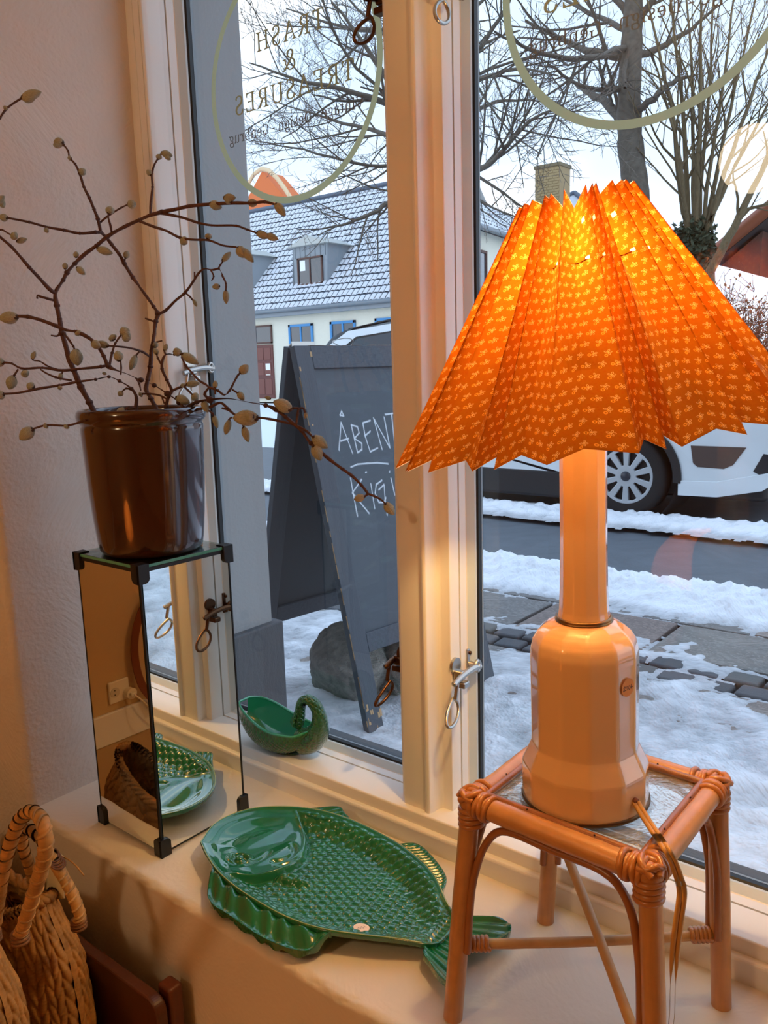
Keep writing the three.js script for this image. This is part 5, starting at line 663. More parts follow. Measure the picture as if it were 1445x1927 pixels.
// ================================================================ the parked car
{
  const X0 = -5.95, ZS = -5.97, WID = 1.78, Y0 = ST + .0;
  const paint = phys(0xdfe5e8, .25, { clearcoat: 1, clearcoatRoughness: .05 }), darkP = std(0x151618, .6), glassD = phys(0x0c0e11, .06, { clearcoat: 1, clearcoatRoughness: .02 }), rubber = std(0x131314, .8), alloy = std(0xb9bcbf, .35, { metalness: .55 }), brown = std(0x4d3c36, .5);
  const car = group('parked_car', V(X0, Y0, ZS)); tag(car, 'white hatchback parked along the far kerb behind the lamp', 'car');
  // x forward from the rear bumper, y up, z from 0 (near side) to -WID; body pieces follow the rounded side profile
  const FW = 3.52, RW = .78, WR = .31, AR = .385;
  const lower = new THREE.Shape(); lower.moveTo(.02, .42); lower.lineTo(.10, .26); lower.lineTo(RW - AR, .25);
  lower.absarc(RW, WR, AR, Math.PI + .16, -.16, true); lower.lineTo(FW - AR - .02, .24); lower.absarc(FW, WR, AR, Math.PI + .16, -.14, true);
  lower.lineTo(FW + AR + .02, .20); lower.bezierCurveTo(4.3, .21, 4.45, .24, 4.58, .34); lower.bezierCurveTo(4.68, .44, 4.70, .58, 4.66, .68); lower.bezierCurveTo(4.50, .86, 4.1, .93, 3.45, 1.0); lower.lineTo(.28, 1.06); lower.bezierCurveTo(.10, 1.04, .02, .9, 0, .7); lower.closePath();
  const lg = new THREE.ExtrudeGeometry(lower, { depth: WID - .16, bevelEnabled: true, bevelThickness: .08, bevelSize: .05, bevelOffset: -.05, bevelSegments: 5, curveSegments: 24 }); lg.translate(0, 0, -WID + .08);
  const body = mesh('body', toCreasedNormals(lg, .7), paint, car);
  // greenhouse: side glass leans inward; roof as a lofted skin
  const side = [[.20, 1.04], [.34, 1.40], [.62, 1.55], [1.35, 1.61], [2.2, 1.56], [2.75, 1.40], [3.50, .99]];
  const cab = (name, m, sx, grow) => { const c = new THREE.SplineCurve(side.map((p) => new THREE.Vector2(p[0], p[1]))); const n = 40; return sheet(n, 10, (u, v) => { const q = c.getPoint(u); const tum = .30 * clamp((q.y - 1.0) / .6, 0, 1) * .5; const zz = lerp(-.07 - tum, -WID + .07 + tum, v); const crown = .05 * Math.sin(v * Math.PI) * clamp((q.y - 1.0) / .6, 0, 1); return V(q.x, q.y + crown, zz); }); };
  mesh('roof', cab(), paint, car);
  // side windows as slightly sunken dark panes following the leaning side
  const lean = (x, y) => -.066 - .15 * clamp((y - 1.0) / .6, 0, 1);
  const pane = (name, pts, off, m) => { const s = new THREE.Shape(pts.map((p) => new THREE.Vector2(p[0], p[1]))); const g = new THREE.ExtrudeGeometry(s, { depth: .012, bevelEnabled: false }); const p = g.attributes.position; for (let i = 0; i < p.count; i++) p.setZ(i, p.getZ(i) + lean(p.getX(i), p.getY(i)) + off); g.computeVertexNormals(); return mesh(name, g, m, car); };
  const sideSkin = [[.22, 1.03], [.36, 1.385], [.62, 1.535], [1.35, 1.595], [2.2, 1.545], [2.72, 1.39], [3.44, 1.0]]; pane('side_frame', sideSkin, -.010, paint);
  pane('window_seal', [[.47, 1.07], [.56, 1.36], [.74, 1.475], [1.40, 1.53], [2.16, 1.485], [2.62, 1.345], [3.14, 1.06]], -.003, darkP);
  pane('side_window', [[.52, 1.085], [.60, 1.345], [.76, 1.455], [1.30, 1.508], [1.30, 1.085]], .001, glassD);
  pane('side_window', [[1.36, 1.085], [1.36, 1.512], [1.42, 1.515], [2.12, 1.468], [2.12, 1.085]], .001, glassD);
  pane('side_window', [[2.18, 1.085], [2.18, 1.462], [2.60, 1.325], [3.02, 1.085]], .001, glassD);
  mesh('sill', box0(RW + AR, FW - AR, .10, .33, -.24, .005, .03), darkP, car);
  mesh('underbody', box0(.2, 4.5, .16, .5, -WID + .1, -.14, .04), darkP, car);
  for (const cx of [RW, FW]) { const s = new THREE.Shape(); s.absarc(0, 0, AR + .035, -.05, Math.PI + .05, false); s.absarc(0, 0, AR - .01, Math.PI + .05, -.05, true); const g = new THREE.ExtrudeGeometry(s, { depth: .02, bevelEnabled: true, bevelThickness: .006, bevelSize: .006, bevelSegments: 2, curveSegments: 30 }); g.translate(cx, WR, -.008); mesh('wheel_arch', g, darkP, car); const ln = new THREE.CylinderGeometry(AR, AR, .5, 36, 1, true, 0, Math.PI * 2); ln.rotateX(Math.PI / 2); ln.translate(cx, WR, -.27); mesh('arch_liner', ln, darkP, car); }
  // wheels
  const tyreG = lathe([[.20, -.09], [.275, -.095], [.305, -.075], [.31, -.03], [.31, .03], [.305, .075], [.275, .095], [.21, .085]], 48); tyreG.rotateX(Math.PI / 2);
  const rimS = new THREE.Shape(); rimS.absarc(0, 0, .212, 0, Math.PI * 2);
  for (let k = 0; k < 10; k++) { const a0 = k / 10 * Math.PI * 2, h = new THREE.Path(); const w0 = .10, w1 = .19; const P = (r, a) => [r * Math.cos(a0 + a), r * Math.sin(a0 + a)]; h.moveTo(...P(.082, -w0)); h.lineTo(...P(.188, -w1)); h.lineTo(...P(.193, 0)); h.lineTo(...P(.188, w1)); h.lineTo(...P(.082, w0)); h.closePath(); rimS.holes.push(h); }
  const rimG = new THREE.ExtrudeGeometry(rimS, { depth: .018, bevelEnabled: true, bevelThickness: .006, bevelSize: .005, bevelOffset: -.003, bevelSegments: 2, curveSegments: 40 });
  const capG = lathe([[0, .016], [.03, .014], [.038, .004], [.04, -.01]], 24); capG.rotateX(Math.PI / 2);
  for (const cx of [RW, FW]) for (const z of [-.10, -WID + .10]) { const w = sub('wheel', car); w.position.set(cx, WR, z); mesh('tyre', tyreG, rubber, w); const r = mesh('wheel_cover', rimG, alloy, w); r.position.z = .062; const d = mesh('brake_drum', new THREE.CylinderGeometry(.2, .2, .05, 30).rotateX(Math.PI / 2), darkP, w); d.position.z = .02; const c = mesh('hub_cap', capG, std(0x3a3e46, .3, { metalness: .4 }), w); c.position.z = .086; if (z < -1) w.rotation.y = Math.PI; }
  // bumper pockets, lamp and trim
  const pk = (name, pts, z, m, d = .012) => { const s = new THREE.Shape(pts.map((p) => new THREE.Vector2(p[0], p[1]))); const g = new THREE.ExtrudeGeometry(s, { depth: d, bevelEnabled: true, bevelThickness: .004, bevelSize: .004, bevelSegments: 2 }); g.translate(0, 0, z); return mesh(name, g, m, car); };
  pk('side_pocket', [[4.01, .56], [4.03, .44], [4.06, .415], [4.24, .41], [4.30, .44], [4.38, .56]], -.010, brown);
  pk('headlamp_housing', [[4.44, .40], [4.50, .37], [4.62, .40], [4.66, .50], [4.50, .52]], -.012, std(0x23262a, .2));
  pk('bumper_lip', [[3.93, .20], [4.2, .205], [4.5, .27], [4.62, .36], [4.58, .40], [4.2, .31], [3.93, .30]], -.006, paint);
  mesh('door_gap', [box0(1.33, 1.338, .36, 1.05, -.003, .002, .001), box0(2.15, 2.158, .34, 1.05, -.003, .002, .001), box0(3.06, 3.068, .36, 1.0, -.003, .002, .001)], darkP, car);
  mesh('door_handle', [box0(1.2, 1.32, .88, .91, -.004, .018, .006), box0(2.02, 2.14, .87, .90, -.004, .018, .006)], paint, car);
  mesh('roof_rail', [tube([V(.55, 1.555, -.30), V(1.35, 1.635, -.30), V(2.2, 1.585, -.30)], .012, 8, 5)], darkP, car);
}
// ================================================================ houses across the street
{
  const cream = std(0xe9e3cf, .85, { bumpMap: plasterBump, bumpScale: .01 }), creamB = std(0xd8cfb6, .85), slateM = std(0x5b6675, .7), snowM = std(0xd6d9de, .8), grey = std(0x8f969b, .6), blueF = std(0x3f8cc4, .5), brownF = std(0x57382e, .6), glassW = phys(0x3c444c, .08, { clearcoat: 1 }), gutterM = std(0x7a8288, .4, { metalness: .4 }), brick = std(0xb2603c, .8), doorM = std(0x6a3a33, .6);
  // snowy pantile: white hump with its dark lower lip showing
  const tileG = (() => { const f = (u, v) => { const w = .205, h = .30; return V((u - .5) * w, .012 + .030 * Math.sin(u * Math.PI * .92 + .12) - .012 * v * 0, (v - .5) * h); }; const g = sheet(6, 2, f); const under = box(.20, .014, .045, 0, .004, -.16, .004); return { snow: g, lip: under }; })();
  const tiles = (parent, nx, nz, place) => { const im = new THREE.InstancedMesh(tileG.snow, snowM, nx * nz), q = new THREE.Matrix4(); let k = 0; for (let j = 0; j < nz; j++) for (let i = 0; i < nx; i++) { im.setMatrixAt(k++, place(i, j)); } im.name = 'snowy_roof_tiles'; im.userData.kind = 'stuff'; parent.add(shade(im)); };
  const roofPlane = (parent, e0, e1, r0, r1) => { // eave left, eave right, ridge left, ridge right
    const g = sheet(1, 1, (u, v) => e0.clone().lerp(e1, u).lerp(r0.clone().lerp(r1, u), v)); mesh('roof_slope', g, slateM, parent);
    const X = e1.clone().sub(e0), S = r0.clone().sub(e0), nx = Math.floor(X.length() / .235), nz = Math.floor(S.length() / .345); const xd = X.clone().normalize(), sd = S.clone().normalize(), n = new THREE.Vector3().crossVectors(xd, sd).normalize(); if (n.y < 0) n.negate();
    const z = new THREE.Vector3().crossVectors(xd, n); // local z runs down or up the slope
    tiles(parent, nx, nz, (i, j) => { const p = e0.clone().addScaledVector(xd, (i + .5) * .235 + (rnd() - .5) * .012).addScaledVector(sd, (j + .5) * .345 + .02 + (rnd() - .5) * .02).addScaledVector(n, .012); const m = new THREE.Matrix4().makeBasis(xd, n, z).setPosition(p); return m.multiply(new THREE.Matrix4().makeScale(1, rr(.85, 1.1), rr(.86, .97))); });
  };
  const win = (parent, x0, x1, y0, y1, z, fm, bars = 1, fw = .07) => { const w = sub('window', parent); const fr = [box0(x0, x0 + fw, y0, y1, z, z + .06, .004), box0(x1 - fw, x1, y0, y1, z, z + .06, .004), box0(x0, x1, y0, y0 + fw, z, z + .06, .004), box0(x0, x1, y1 - fw, y1, z, z + .06, .004)]; for (let k = 1; k <= bars; k++) { const x = lerp(x0, x1, k / (bars + 1)); fr.push(box0(x - fw * .4, x + fw * .4, y0, y1, z, z + .05, .004)); } mesh('frame', fr, fm, w); mesh('pane', plain(x0 + .02, x1 - .02, y0 + .02, y1 - .02, z + .005, z + .02), glassW, w); return w; };
  // long cream house with dormers
  {
    const h = group('house', V(0, 0, 0)); tag(h, 'long cream house with snowy tiled roof and grey dormers behind the chalkboard', 'house');
    const Z = -22, E = 2.95, EZ = -21.65, RY = 7.75, RZ = -26.4;
    mesh('wall', plain(-34, -16.9, ST, E, -30.8, Z), cream, h);
    roofPlane(h, V(-34, E, EZ), V(-16.7, E, EZ), V(-34, RY, RZ), V(-16.7, RY, RZ));
    mesh('rear_roof_slope', sheet(1, 1, (u, v) => V(lerp(-34, -16.7, u), lerp(E, RY, v), lerp(-31.15, RZ, v))), snowM, h);
    mesh('gable', (() => { const s = new THREE.Shape([new THREE.Vector2(30.8, E), new THREE.Vector2(26.4, RY - .1), new THREE.Vector2(22, E)]); const g = new THREE.ExtrudeGeometry(s, { depth: .2, bevelEnabled: false }); g.rotateY(Math.PI / 2); g.translate(-17.1, 0, 0); return g; })(), cream, h);
    mesh('ridge', tube([V(-34, RY + .03, RZ), V(-16.7, RY + .03, RZ)], .09, 8, 1), slateM, h);
    mesh('gutter', tube([V(-34, E - .02, EZ + .06), V(-16.7, E - .02, EZ + .06)], .075, 8, 1), gutterM, h);
    mesh('fascia', box0(-34, -16.7, E - .22, E - .06, EZ - .2, EZ - .02, .01), grey, h);
    for (const [x0, x1] of [[-21.83, -20.62], [-19.78, -18.62], [-17.75, -16.6]]) win(h, x0, x1, .95, 2.42, Z + .01, blueF, 1, .09);
    win(h, -23.66, -22.72, 1.80, 2.48, Z + .01, brownF, 0, .06);
    const d = sub('door', h); mesh('door_leaf', box0(-23.66, -22.72, -.24, 1.76, Z, Z + .06, .01), doorM, d); const pn = []; for (const [a, b] of [[-23.56, -23.22], [-23.16, -22.82]]) for (const [c, e] of [[-.1, .5], [.62, 1.1], [1.2, 1.65]]) pn.push(box0(a, b, c, e, Z + .05, Z + .08, .012)); mesh('door_panel', pn, std(0x7a463c, .6), d); mesh('notice', box0(-23.1, -22.86, .82, 1.06, Z + .08, Z + .086, .001), std(0xf2f2ee, .7), d); mesh('letter_slot', box0(-23.1, -22.86, .62, .67, Z + .08, Z + .09, .002), M.steel, d);
    for (const cx of [-21.15, -25.1]) {
      const o = sub('dormer', h), hw = .86, z = -22.55, y0 = 3.72, y1 = 5.22; const roofAt = (y) => EZ - (y - E) / (RY - E) * (EZ - RZ);
      const ch = [new THREE.Vector2(-z, y0), new THREE.Vector2(-z, y1), new THREE.Vector2(-roofAt(y1) + .1, y1), new THREE.Vector2(-roofAt(y0) + .05, y0)]; const g = new THREE.ExtrudeGeometry(new THREE.Shape(ch), { depth: 2 * hw, bevelEnabled: false }); g.rotateY(Math.PI / 2); g.translate(cx - hw, 0, 0); mesh('dormer_cheek', g, grey, o);
      const fs = new THREE.Shape([new THREE.Vector2(cx - hw - .15, y1 - .02), new THREE.Vector2(cx + hw + .15, y1 - .02), new THREE.Vector2(cx, y1 + .30)]); const rg = new THREE.ExtrudeGeometry(fs, { depth: 2.0, bevelEnabled: true, bevelThickness: .03, bevelSize: .03, bevelSegments: 1 }); rg.translate(0, 0, z - 1.85); mesh('dormer_roof', rg, std(0xb9bab3, .7), o);
      const seams = []; for (let k = -3; k <= 3; k++) seams.push(box0(cx + k * .25 - .01, cx + k * .25 + .01, y1 - .42, y1 - .02, z, z + .02, .003)); mesh('sheet_seam', seams, std(0x7f868b, .5), o);
      win(o, cx - .62, cx + .62, y0 + .10, y1 - .42, z + .01, brownF, 1, .06); mesh('window_ledge', box0(cx - .64, cx + .64, y0 + .06, y0 + .11, z, z + .10, .01), snowM, o);
      if (cx > -22) mesh('paper_sign', [box0(cx - .50, cx - .24, y0 + .62, y0 + .98, z + .03, z + .035, .001)], std(0xf4f4f0, .7), o);
    }
  }
  // wing that runs away to the right of the post, chimney house, far orange gable
  {
    const h = group('house', V(-13.8, 0, -22)); tag(h, 'cream house wing with snowy roof just right of the white post', 'house'); h.rotation.y = THREE.MathUtils.degToRad(9.3);
    mesh('wall', plain(-1.4, 0, ST, 4.82, -7, 1.5), cream, h);
    roofPlane(h, V(.35, 4.82, 1.8), V(.35, 4.82, -7.2), V(-1.7, 6.45, 1.8), V(-1.7, 6.45, -7.2));
    mesh('gutter', tube([V(.42, 4.78, 1.8), V(.42, 4.78, -7.2)], .09, 8, 1), gutterM, h);
    mesh('roof_gable', plain(-1.4, -.2, 4.8, 5.0, -7, 1.5), grey, h);
    for (const z of [-.1, -2.6, -5.2]) { const w = win(h, 0, 1.3, 0, 1.4, 0, brownF, 1, .08); w.rotation.y = Math.PI / 2; w.position.set(.01, 2.85, z + .6); }
    const ac = mesh('air_vent', [box0(.0, .5, 0, .75, 0, .12, .03), tube(Array.from({ length: 17 }, (_, i) => V(.25 + .17 * Math.cos(i / 16 * 6.2832), .4 + .2 * Math.sin(i / 16 * 6.2832), .12)), .02, 6, 2, 0, true)], std(0xe6e8e6, .6), h); ac.rotation.y = Math.PI / 2; ac.position.set(.06, 3.3, .55);
  }
  {
    const h = group('house', V(-16.05, 0, -30)); tag(h, 'snowy hipped roof with a tall yellow brick chimney behind the lampshade top', 'house');
    mesh('wall', plain(-3.2, 3.6, ST, 5.6, -6, 0), cream, h);
    const pyr = new THREE.ConeGeometry(4.9, 2.2, 4); pyr.rotateY(Math.PI / 4); pyr.translate(.2, 6.55, -3); mesh('hipped_roof', pyr, snowM, h);
    const rdg = [V(.2, 7.68, -3), V(3.7, 5.5, .5)], rd2 = [V(.2, 7.68, -3), V(-3.3, 5.5, .5)]; mesh('hip_ridge', [tube(rdg, .10, 6, 1), tube(rd2, .10, 6, 1)], slateM, h);
    const cb = std(0x9a8460, .85), cs = sub('chimney', h); const list = []; const bg = [0, 1, 2].map(() => new RoundedBoxGeometry(.22, .09, .1, 1, .012));
    mesh('chimney_stack', [plain(-.05, .98, 5.9, 8.25, -.95, -.05)], cb, cs); mesh('chimney_cap', [box0(-.1, 1.03, 8.15, 8.28, -1.0, 0, .02)], std(0x77694f, .8), cs);
    for (let r = 0; r < 22; r++) { const b = []; for (let k = 0; k < 4; k++) b.push(box(.235, .085, .03, .09 + k * .255 + (r % 2) * .07 - .03, 6.0 + r * .098, -.045, .01)); list.push(...b); } const bm = mesh('chimney_bricks', list, std(0xa08a63, .85), cs); bm.userData.kind = 'stuff';
  }
  {
    const h = group('house', V(-32.7, 0, -33)); tag(h, 'orange gable peeping over the cream house beside the grey pier', 'house');
    const s = new THREE.Shape([new THREE.Vector2(-3, 0), new THREE.Vector2(3, 0), new THREE.Vector2(3, 8.1), new THREE.Vector2(0, 11), new THREE.Vector2(-3, 8.1)]); mesh('wall', new THREE.ExtrudeGeometry(s, { depth: 1.5, bevelEnabled: false }), std(0xd9743f, .8), h);
    mesh('verge', [tube([V(-3.3, 7.8, 1.55), V(0, 11.1, 1.55), V(3.3, 7.8, 1.55)], .13, 4, 6)], std(0xe7c9a0, .7), h);
  }
  {
    const h = group('house', V(-3.45, 0, -14)); tag(h, 'pink rendered house with a deep brown timber eave at the right edge', 'house');
    mesh('wall', plain(0, 6, ST, 3.6, -5, 0), std(0xcdb7ae, .85), h);
    const roofS = new THREE.Shape([new THREE.Vector2(-.62, 2.20), new THREE.Vector2(3, 4.9), new THREE.Vector2(6.6, 2.20), new THREE.Vector2(6.6, 2.36), new THREE.Vector2(3, 5.08), new THREE.Vector2(-.70, 2.36)]); const g = new THREE.ExtrudeGeometry(roofS, { depth: 6.2, bevelEnabled: false }); g.translate(0, 0, -5.4); mesh('roof', g, std(0x35302f, .8), h);
    const sf = new THREE.Shape([new THREE.Vector2(-.55, 2.18), new THREE.Vector2(0, 1.98), new THREE.Vector2(.02, 2.62)]); const g2 = new THREE.ExtrudeGeometry(sf, { depth: .5, bevelEnabled: false }); g2.translate(0, 0, .1); mesh('eave_boarding', g2, brownF, h);
    mesh('barge_board', [tube([V(-.7, 2.28, .82), V(3, 5.0, .82)], .10, 4, 1)], std(0x8a4a2c, .6), h);
  }
}
// ================================================================ bare winter trees
{
  const barkT = dataTex(256, (u, v) => { const n = .75 + .45 * tnoise(u, v, 18, 3, 4); return [n, n * .98, n * .92]; });
  const bark = std(0x6e6860, .9, { map: barkT, bumpMap: barkT, bumpScale: .01 }), bark2 = std(0x85765a, .9, { map: barkT, bumpMap: barkT, bumpScale: .008 }), twigM = std(0x756d64, .9), twig2 = std(0x8a7a60, .9);
  // quick thin tube: p list, radii list, sides
  const thin = (out, pts, r0, r1, sides) => {
    const base = out.pos.length / 3, n = pts.length; const T = new THREE.Vector3(), A = new THREE.Vector3(), Bv = new THREE.Vector3();
    for (let i = 0; i < n; i++) { T.subVectors(pts[Math.min(n - 1, i + 1)], pts[Math.max(0, i - 1)]).normalize(); A.set(Math.abs(T.y) > .9 ? 1 : 0, Math.abs(T.y) > .9 ? 0 : 1, 0).cross(T).normalize(); Bv.crossVectors(T, A); const r = lerp(r0, r1, i / (n - 1)); for (let k = 0; k < sides; k++) { const a = k / sides * 6.28319, c = Math.cos(a), s = Math.sin(a); const nx = A.x * c + Bv.x * s, ny = A.y * c + Bv.y * s, nz = A.z * c + Bv.z * s; out.pos.push(pts[i].x + nx * r, pts[i].y + ny * r, pts[i].z + nz * r); out.nor.push(nx, ny, nz); out.uv.push(k / sides, i * .3); } }
    for (let i = 0; i < n - 1; i++) for (let k = 0; k < sides; k++) { const a = base + i * sides + k, b = base + i * sides + (k + 1) % sides, c = a + sides, d = b + sides; out.idx.push(a, b, c, b, d, c); }
  };
  const buf = () => ({ pos: [], nor: [], uv: [], idx: [] });
  const toGeo = (o) => { const g = new THREE.BufferGeometry(); g.setAttribute('position', new THREE.Float32BufferAttribute(o.pos, 3)); g.setAttribute('normal', new THREE.Float32BufferAttribute(o.nor, 3)); g.setAttribute('uv', new THREE.Float32BufferAttribute(o.uv, 2)); g.setIndex(o.idx); return g; };
  const limb = (start, dir, len, r0, r1, bend, lift, n) => { const pts = [start.clone()], d = dir.clone().normalize(), p = start.clone(); for (let i = 0; i < n; i++) { d.x += (rnd() - .5) * bend; d.y += (rnd() - .5) * bend + lift / n; d.z += (rnd() - .5) * bend; d.normalize(); p.addScaledVector(d, len / n); pts.push(p.clone()); } return pts; };
  let T0 = .18;
  const grow = (limbs, twigs, pts, r0, r1, len, level, max, dens, droop) => {
    // children along the limb
    const n = Math.max(2, Math.round(dens[level] * len));
    for (let c = 0; c < n; c++) {
      const t = lerp(T0, 1, (c + rnd()) / n), k = t * (pts.length - 1), i = Math.min(pts.length - 2, Math.floor(k)), p = pts[i].clone().lerp(pts[i + 1], k - i), T = pts[i + 1].clone().sub(pts[i]).normalize();
      const s = V(rnd() - .5, rnd() - .5, rnd() - .5).cross(T).normalize(), d = T.clone().multiplyScalar(rr(.6, 1.0)).addScaledVector(s, rr(.5, 1.05)); d.y += .12;
      const L = len * rr(.28, .55) * (1.15 - .55 * t), r = Math.max(.0034, lerp(r0, r1, t) * rr(.40, .62)), q = limb(p, d, L, 0, 0, .34, droop, level >= max - 1 ? 4 : 5);
      const fine = level >= max - 2; thin(fine ? twigs : limbs, q, r, Math.max(.0019, r * .4), fine ? 3 : 5);
      if (level < max - 1 && L > .22) grow(limbs, twigs, q, r, r * .4, L, level + 1, max, dens, droop);
    }
  };
  const tree = (label, trunkPts, trunkR, mainLimbs, o = {}) => {
    const t = group('tree', trunkPts[0].clone()); tag(t, label, 'tree');
    const O = trunkPts[0], rel = (p) => p.clone().sub(O), limbs = buf(), twigs = buf();
    mesh('trunk', tube(trunkPts.map(rel), trunkR, 16, 6, .12), o.bark ?? bark, t);
    for (const [pts, r0, r1, lv] of mainLimbs) { const P = pts.map(rel); const c = new THREE.CatmullRomCurve3(P), n = Math.max(6, P.length * 3), q = c.getPoints(n).map((p, i) => i ? p.add(V(rr(-1, 1), rr(-1, 1), rr(-1, 1)).multiplyScalar(.014)) : p); thin(limbs, q, r0, r1, 7); grow(limbs, twigs, q, r0, r1, c.getLength(), lv ?? 0, o.max ?? 4, o.dens ?? [3.4, 4.6, 8, 11], o.droop ?? .12); }
    mesh('branch', toGeo(limbs), o.bark ?? bark, t); mesh('twig', toGeo(twigs), o.twig ?? twigM, t).userData.kind = 'stuff';
    return t;
  };
  const P = (x, y, z) => at(x, y, 'z', z);
  // big tree in the middle of the right pane
  { const z = -10.2, b = P(1196, 640, z); b.y = ST - .1;
    tree('large bare tree with a knobbly grey trunk above the lampshade', [b, P(1200, 480, z), P(1196, 360, z), P(1186, 270, z), P(1184, 180, z), P(1188, 90, z), P(1192, 0, z), P(1195, -120, z)], [.24, .17, .155, .15, .14, .125, .11, .07], [
      [[P(1180, 250, z), P(1155, 205, z - .2), P(1110, 175, z - .6), P(1085, 160, z - 1)], .075, .03], [[P(1178, 165, z), P(1140, 168, z + .3), P(1090, 160, z + .8), P(1030, 120, z + 1.3)], .045, .012],
      [[P(1182, 110, z), P(1120, 98, z + .2), P(1060, 75, z), P(990, 40, z + .3)], .06, .015], [[P(1190, 215, z), P(1230, 185, z + .2), P(1265, 155, z - .2), P(1310, 140, z - .4)], .05, .015],
      [[P(1195, 105, z), P(1240, 90, z - .5), P(1300, 55, z - .9), P(1350, 10, z - 1)], .05, .014], [[P(1178, 100, z), P(1176, 150, z + .4), P(1178, 165, z + .5)], .03, .02], [[P(1192, 40, z), P(1150, -10, z), P(1100, -60, z)], .05, .02], [[P(1192, 50, z), P(1235, -5, z), P(1290, -60, z)], .05, .02], [[P(1186, 60, z), P(1100, 20, z - 1), P(1030, -20, z - 1.6)], .04, .012], [[P(1180, 90, z), P(1080, 110, z + 1.6), P(1000, 95, z + 2.2), P(930, 60, z + 2.6)], .04, .01] ]); }
  // tree hidden behind the white post: its limbs reach over both panes
  { const z = -9.2, b = P(806, 560, z); b.y = ST - .1;
    tree('bare tree standing behind the white post with limbs reaching over both panes', [b, P(812, 420, z), P(806, 250, z), P(806, 100, z), P(806, -80, z)], [.2, .17, .15, .12, .07], [
      [[P(800, 330, z), P(740, 378, z + .6), P(690, 405, z + 1), P(640, 425, z + 1.2), P(560, 432, z + 1.4)], .04, .006, 1], [[P(802, 240, z), P(745, 175, z + .3), P(690, 90, z + .6), P(625, 5, z + .8)], .055, .014], [[P(802, 200, z), P(740, 200, z + .9), P(660, 172, z + 1.4), P(560, 150, z + 1.8), P(470, 120, z + 2)], .05, .008, 0], [[P(802, 290, z), P(720, 250, z - .4), P(620, 225, z - .8), P(520, 190, z - 1)], .045, .008],
      [[P(802, 300, z), P(720, 312, z + .4), P(640, 300, z + .8), P(540, 275, z + .9), P(480, 270, z + 1)], .03, .005, 1], [[P(802, 110, z), P(720, 60, z - .6), P(640, 50, z - 1), P(540, 15, z - 1.2)], .05, .01],
      [[P(812, 330, z), P(900, 320, z + .4), P(945, 285, z + .7), P(1000, 225, z + 1), P(1050, 200, z + 1.2)], .045, .008, 1], [[P(812, 280, z), P(890, 210, z - .3), P(950, 190, z - .5), P(1040, 195, z - .6)], .04, .007], [[P(812, 220, z), P(880, 120, z + .3), P(930, 50, z + .4), P(980, -30, z + .4)], .05, .01], [[P(812, 380, z), P(890, 375, z + .3), P(940, 395, z + .5), P(990, 420, z + .6)], .025, .005, 1], [[P(812, 150, z), P(900, 150, z + .9), P(970, 130, z + 1.2), P(1050, 140, z + 1.4)], .04, .007], [[P(812, 120, z), P(890, 20, z - .8), P(950, -40, z - 1)], .045, .01] ], { dens: [4.2, 5.4, 8.5, 11] }); }
  // clump of straight stems at the right
  { const z = -11, b = P(1318, 560, z); b.y = ST - .1; const ends = [[1215, -20, .9], [1255, -40, .3], [1290, -60, -.5], [1318, -40, .5], [1345, -40, -.6], [1385, -30, .2], [1420, 0, -.3], [1455, 60, .5], [1470, 150, 0], [1238, 130, 1]];
    const lim = ends.map(([x, y, dz], i) => [[P(1312 + (x - 1330) * .06, 470, z), P(1312 + (x - 1330) * .22, 400, z + dz * .3), P(lerp(1318, x, .55), lerp(400, y, .48), z + dz * .7), P(x, y, z + dz)], rr(.034, .052), .010, 0]);
    lim.push([[P(1330, 520, z + .4), P(1380, 430, z + .5), P(1430, 330, z + .6), P(1480, 230, z + .6)], .06, .02, 0], [[P(1325, 540, z), P(1400, 400, z - .5), P(1450, 380, z - .6)], .04, .012, 1]);
    T0 = .38; const t = tree('clump of straight pale stems with ivy at its foot near the right edge', [b, P(1318, 500, z), P(1314, 440, z)], [.22, .17, .12], lim, { bark: bark2, twig: twig2, dens: [3.0, 4.0, 7, 10], droop: .3 });
    T0 = .18; const lf = buf(), O = b; for (let k = 0; k < 3000; k++) { const rx = rr(-1, 1) + rr(-1, 1), ry = rr(-1, 1) + rr(-1, 1), rz = rr(-1, 1) + rr(-1, 1); if (rx * rx + ry * ry * .8 + rz * rz > 2.2 + noise.noise(rx * 2, ry * 2, rz * 2) * 2) continue; const q = P(1306 + rx * 28, 462 + ry * 32, z + .05 + rz * .2).sub(O); const g = V(rr(-1, 1), rr(-1, 1), rr(-1, 1)).normalize(), s = V(rr(-1, 1), rr(-1, 1), rr(-1, 1)).cross(g).normalize(), base = lf.pos.length / 3, l = rr(.03, .06); for (const [a, c] of [[-1, 0], [0, -.5], [1, 0], [0, .5]]) { lf.pos.push(q.x + (g.x * a + s.x * c) * l, q.y + (g.y * a + s.y * c) * l, q.z + (g.z * a + s.z * c) * l); const nn = new THREE.Vector3().crossVectors(g, s); lf.nor.push(nn.x, nn.y, nn.z); lf.uv.push(0, 0); } lf.idx.push(base, base + 1, base + 2, base, base + 2, base + 3); }
    mesh('ivy_leaves', toGeo(lf), std(0x46503a, .7), t).userData.kind = 'stuff'; }
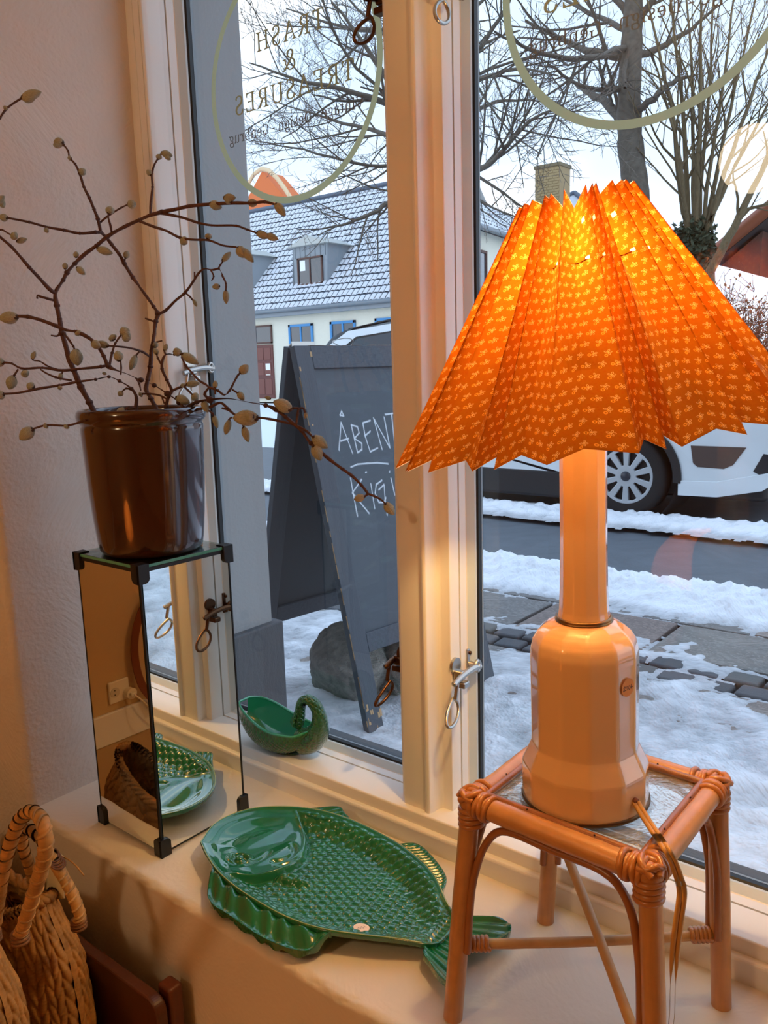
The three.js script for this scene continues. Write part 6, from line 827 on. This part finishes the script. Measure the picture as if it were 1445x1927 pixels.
  // rusty shrubs and hedge along the far side
  const shrub = (label, c, r, n, m, leafM) => { const t = group('shrub', c); tag(t, label, 'shrub'); const st = buf(), lf = buf();
    for (let k = 0; k < n; k++) { const a = rnd() * 6.283, e = rr(.15, 1.35), d = V(Math.cos(a) * Math.cos(e), Math.sin(e), Math.sin(a) * Math.cos(e)); const q = limb(V(rr(-.3, .3) * r.x, 0, rr(-.3, .3) * r.z), V(d.x * r.x, d.y * r.y, d.z * r.z), rr(.7, 1.05) * Math.hypot(d.x * r.x, d.y * r.y, d.z * r.z), 0, 0, .22, .1, 5); thin(st, q, .007, .003, 3);
      for (let j = 1; j < q.length; j++) for (let w = 0; w < 4; w++) { const b = q[j].clone().lerp(q[j - 1], rnd()), dd = V(rr(-1, 1), rr(-.2, 1), rr(-1, 1)); const qq = limb(b, dd, rr(.1, .3), 0, 0, .3, .1, 2); thin(st, qq, .004, .002, 3); if (rnd() < .8) { const p = qq[2], base = lf.pos.length / 3, g = V(rr(-1, 1), rr(-1, 1), rr(-1, 1)).normalize(), s = V(rr(-1, 1), rr(-1, 1), rr(-1, 1)).cross(g).normalize(), l = rr(.012, .028); for (const [x, y] of [[-1, 0], [0, -.6], [1, 0], [0, .6]]) { lf.pos.push(p.x + (g.x * x + s.x * y) * l, p.y + (g.y * x + s.y * y) * l, p.z + (g.z * x + s.z * y) * l); const nn = new THREE.Vector3().crossVectors(g, s); lf.nor.push(nn.x, nn.y, nn.z); lf.uv.push(0, 0); } lf.idx.push(base, base + 1, base + 2, base, base + 2, base + 3); } } }
    mesh('stems', toGeo(st), m, t).userData.kind = 'stuff'; mesh('foliage', toGeo(lf), leafM, t).userData.kind = 'stuff'; return t; };
  const rust = std(0x7a4a34, .9), rustL = std(0x9a5a3a, .9);
  const s1 = P(1400, 700, -9.0); s1.y = ST; shrub('rust brown twiggy shrub below the pink house at the right edge', s1, V(.9, 1.75, .6), 330, rust, rustL);
  const s2 = P(1345, 700, -9.8); s2.y = ST; shrub('rust brown shrub at the foot of the pale stems', s2, V(1.0, 2.1, .6), 330, std(0x6f5038, .9), std(0x8a6440, .9));
  const s3 = P(1180, 700, -11.5); s3.y = ST; shrub('bare shrub behind the car and lampshade', s3, V(2.0, 1.9, .6), 300, rust, rustL);
}
// ----------------------------------------------------------------
scene.traverse((o) => { if (o.isMesh) { o.castShadow = true; o.receiveShadow = true; } });
renderer.render(scene, camera);
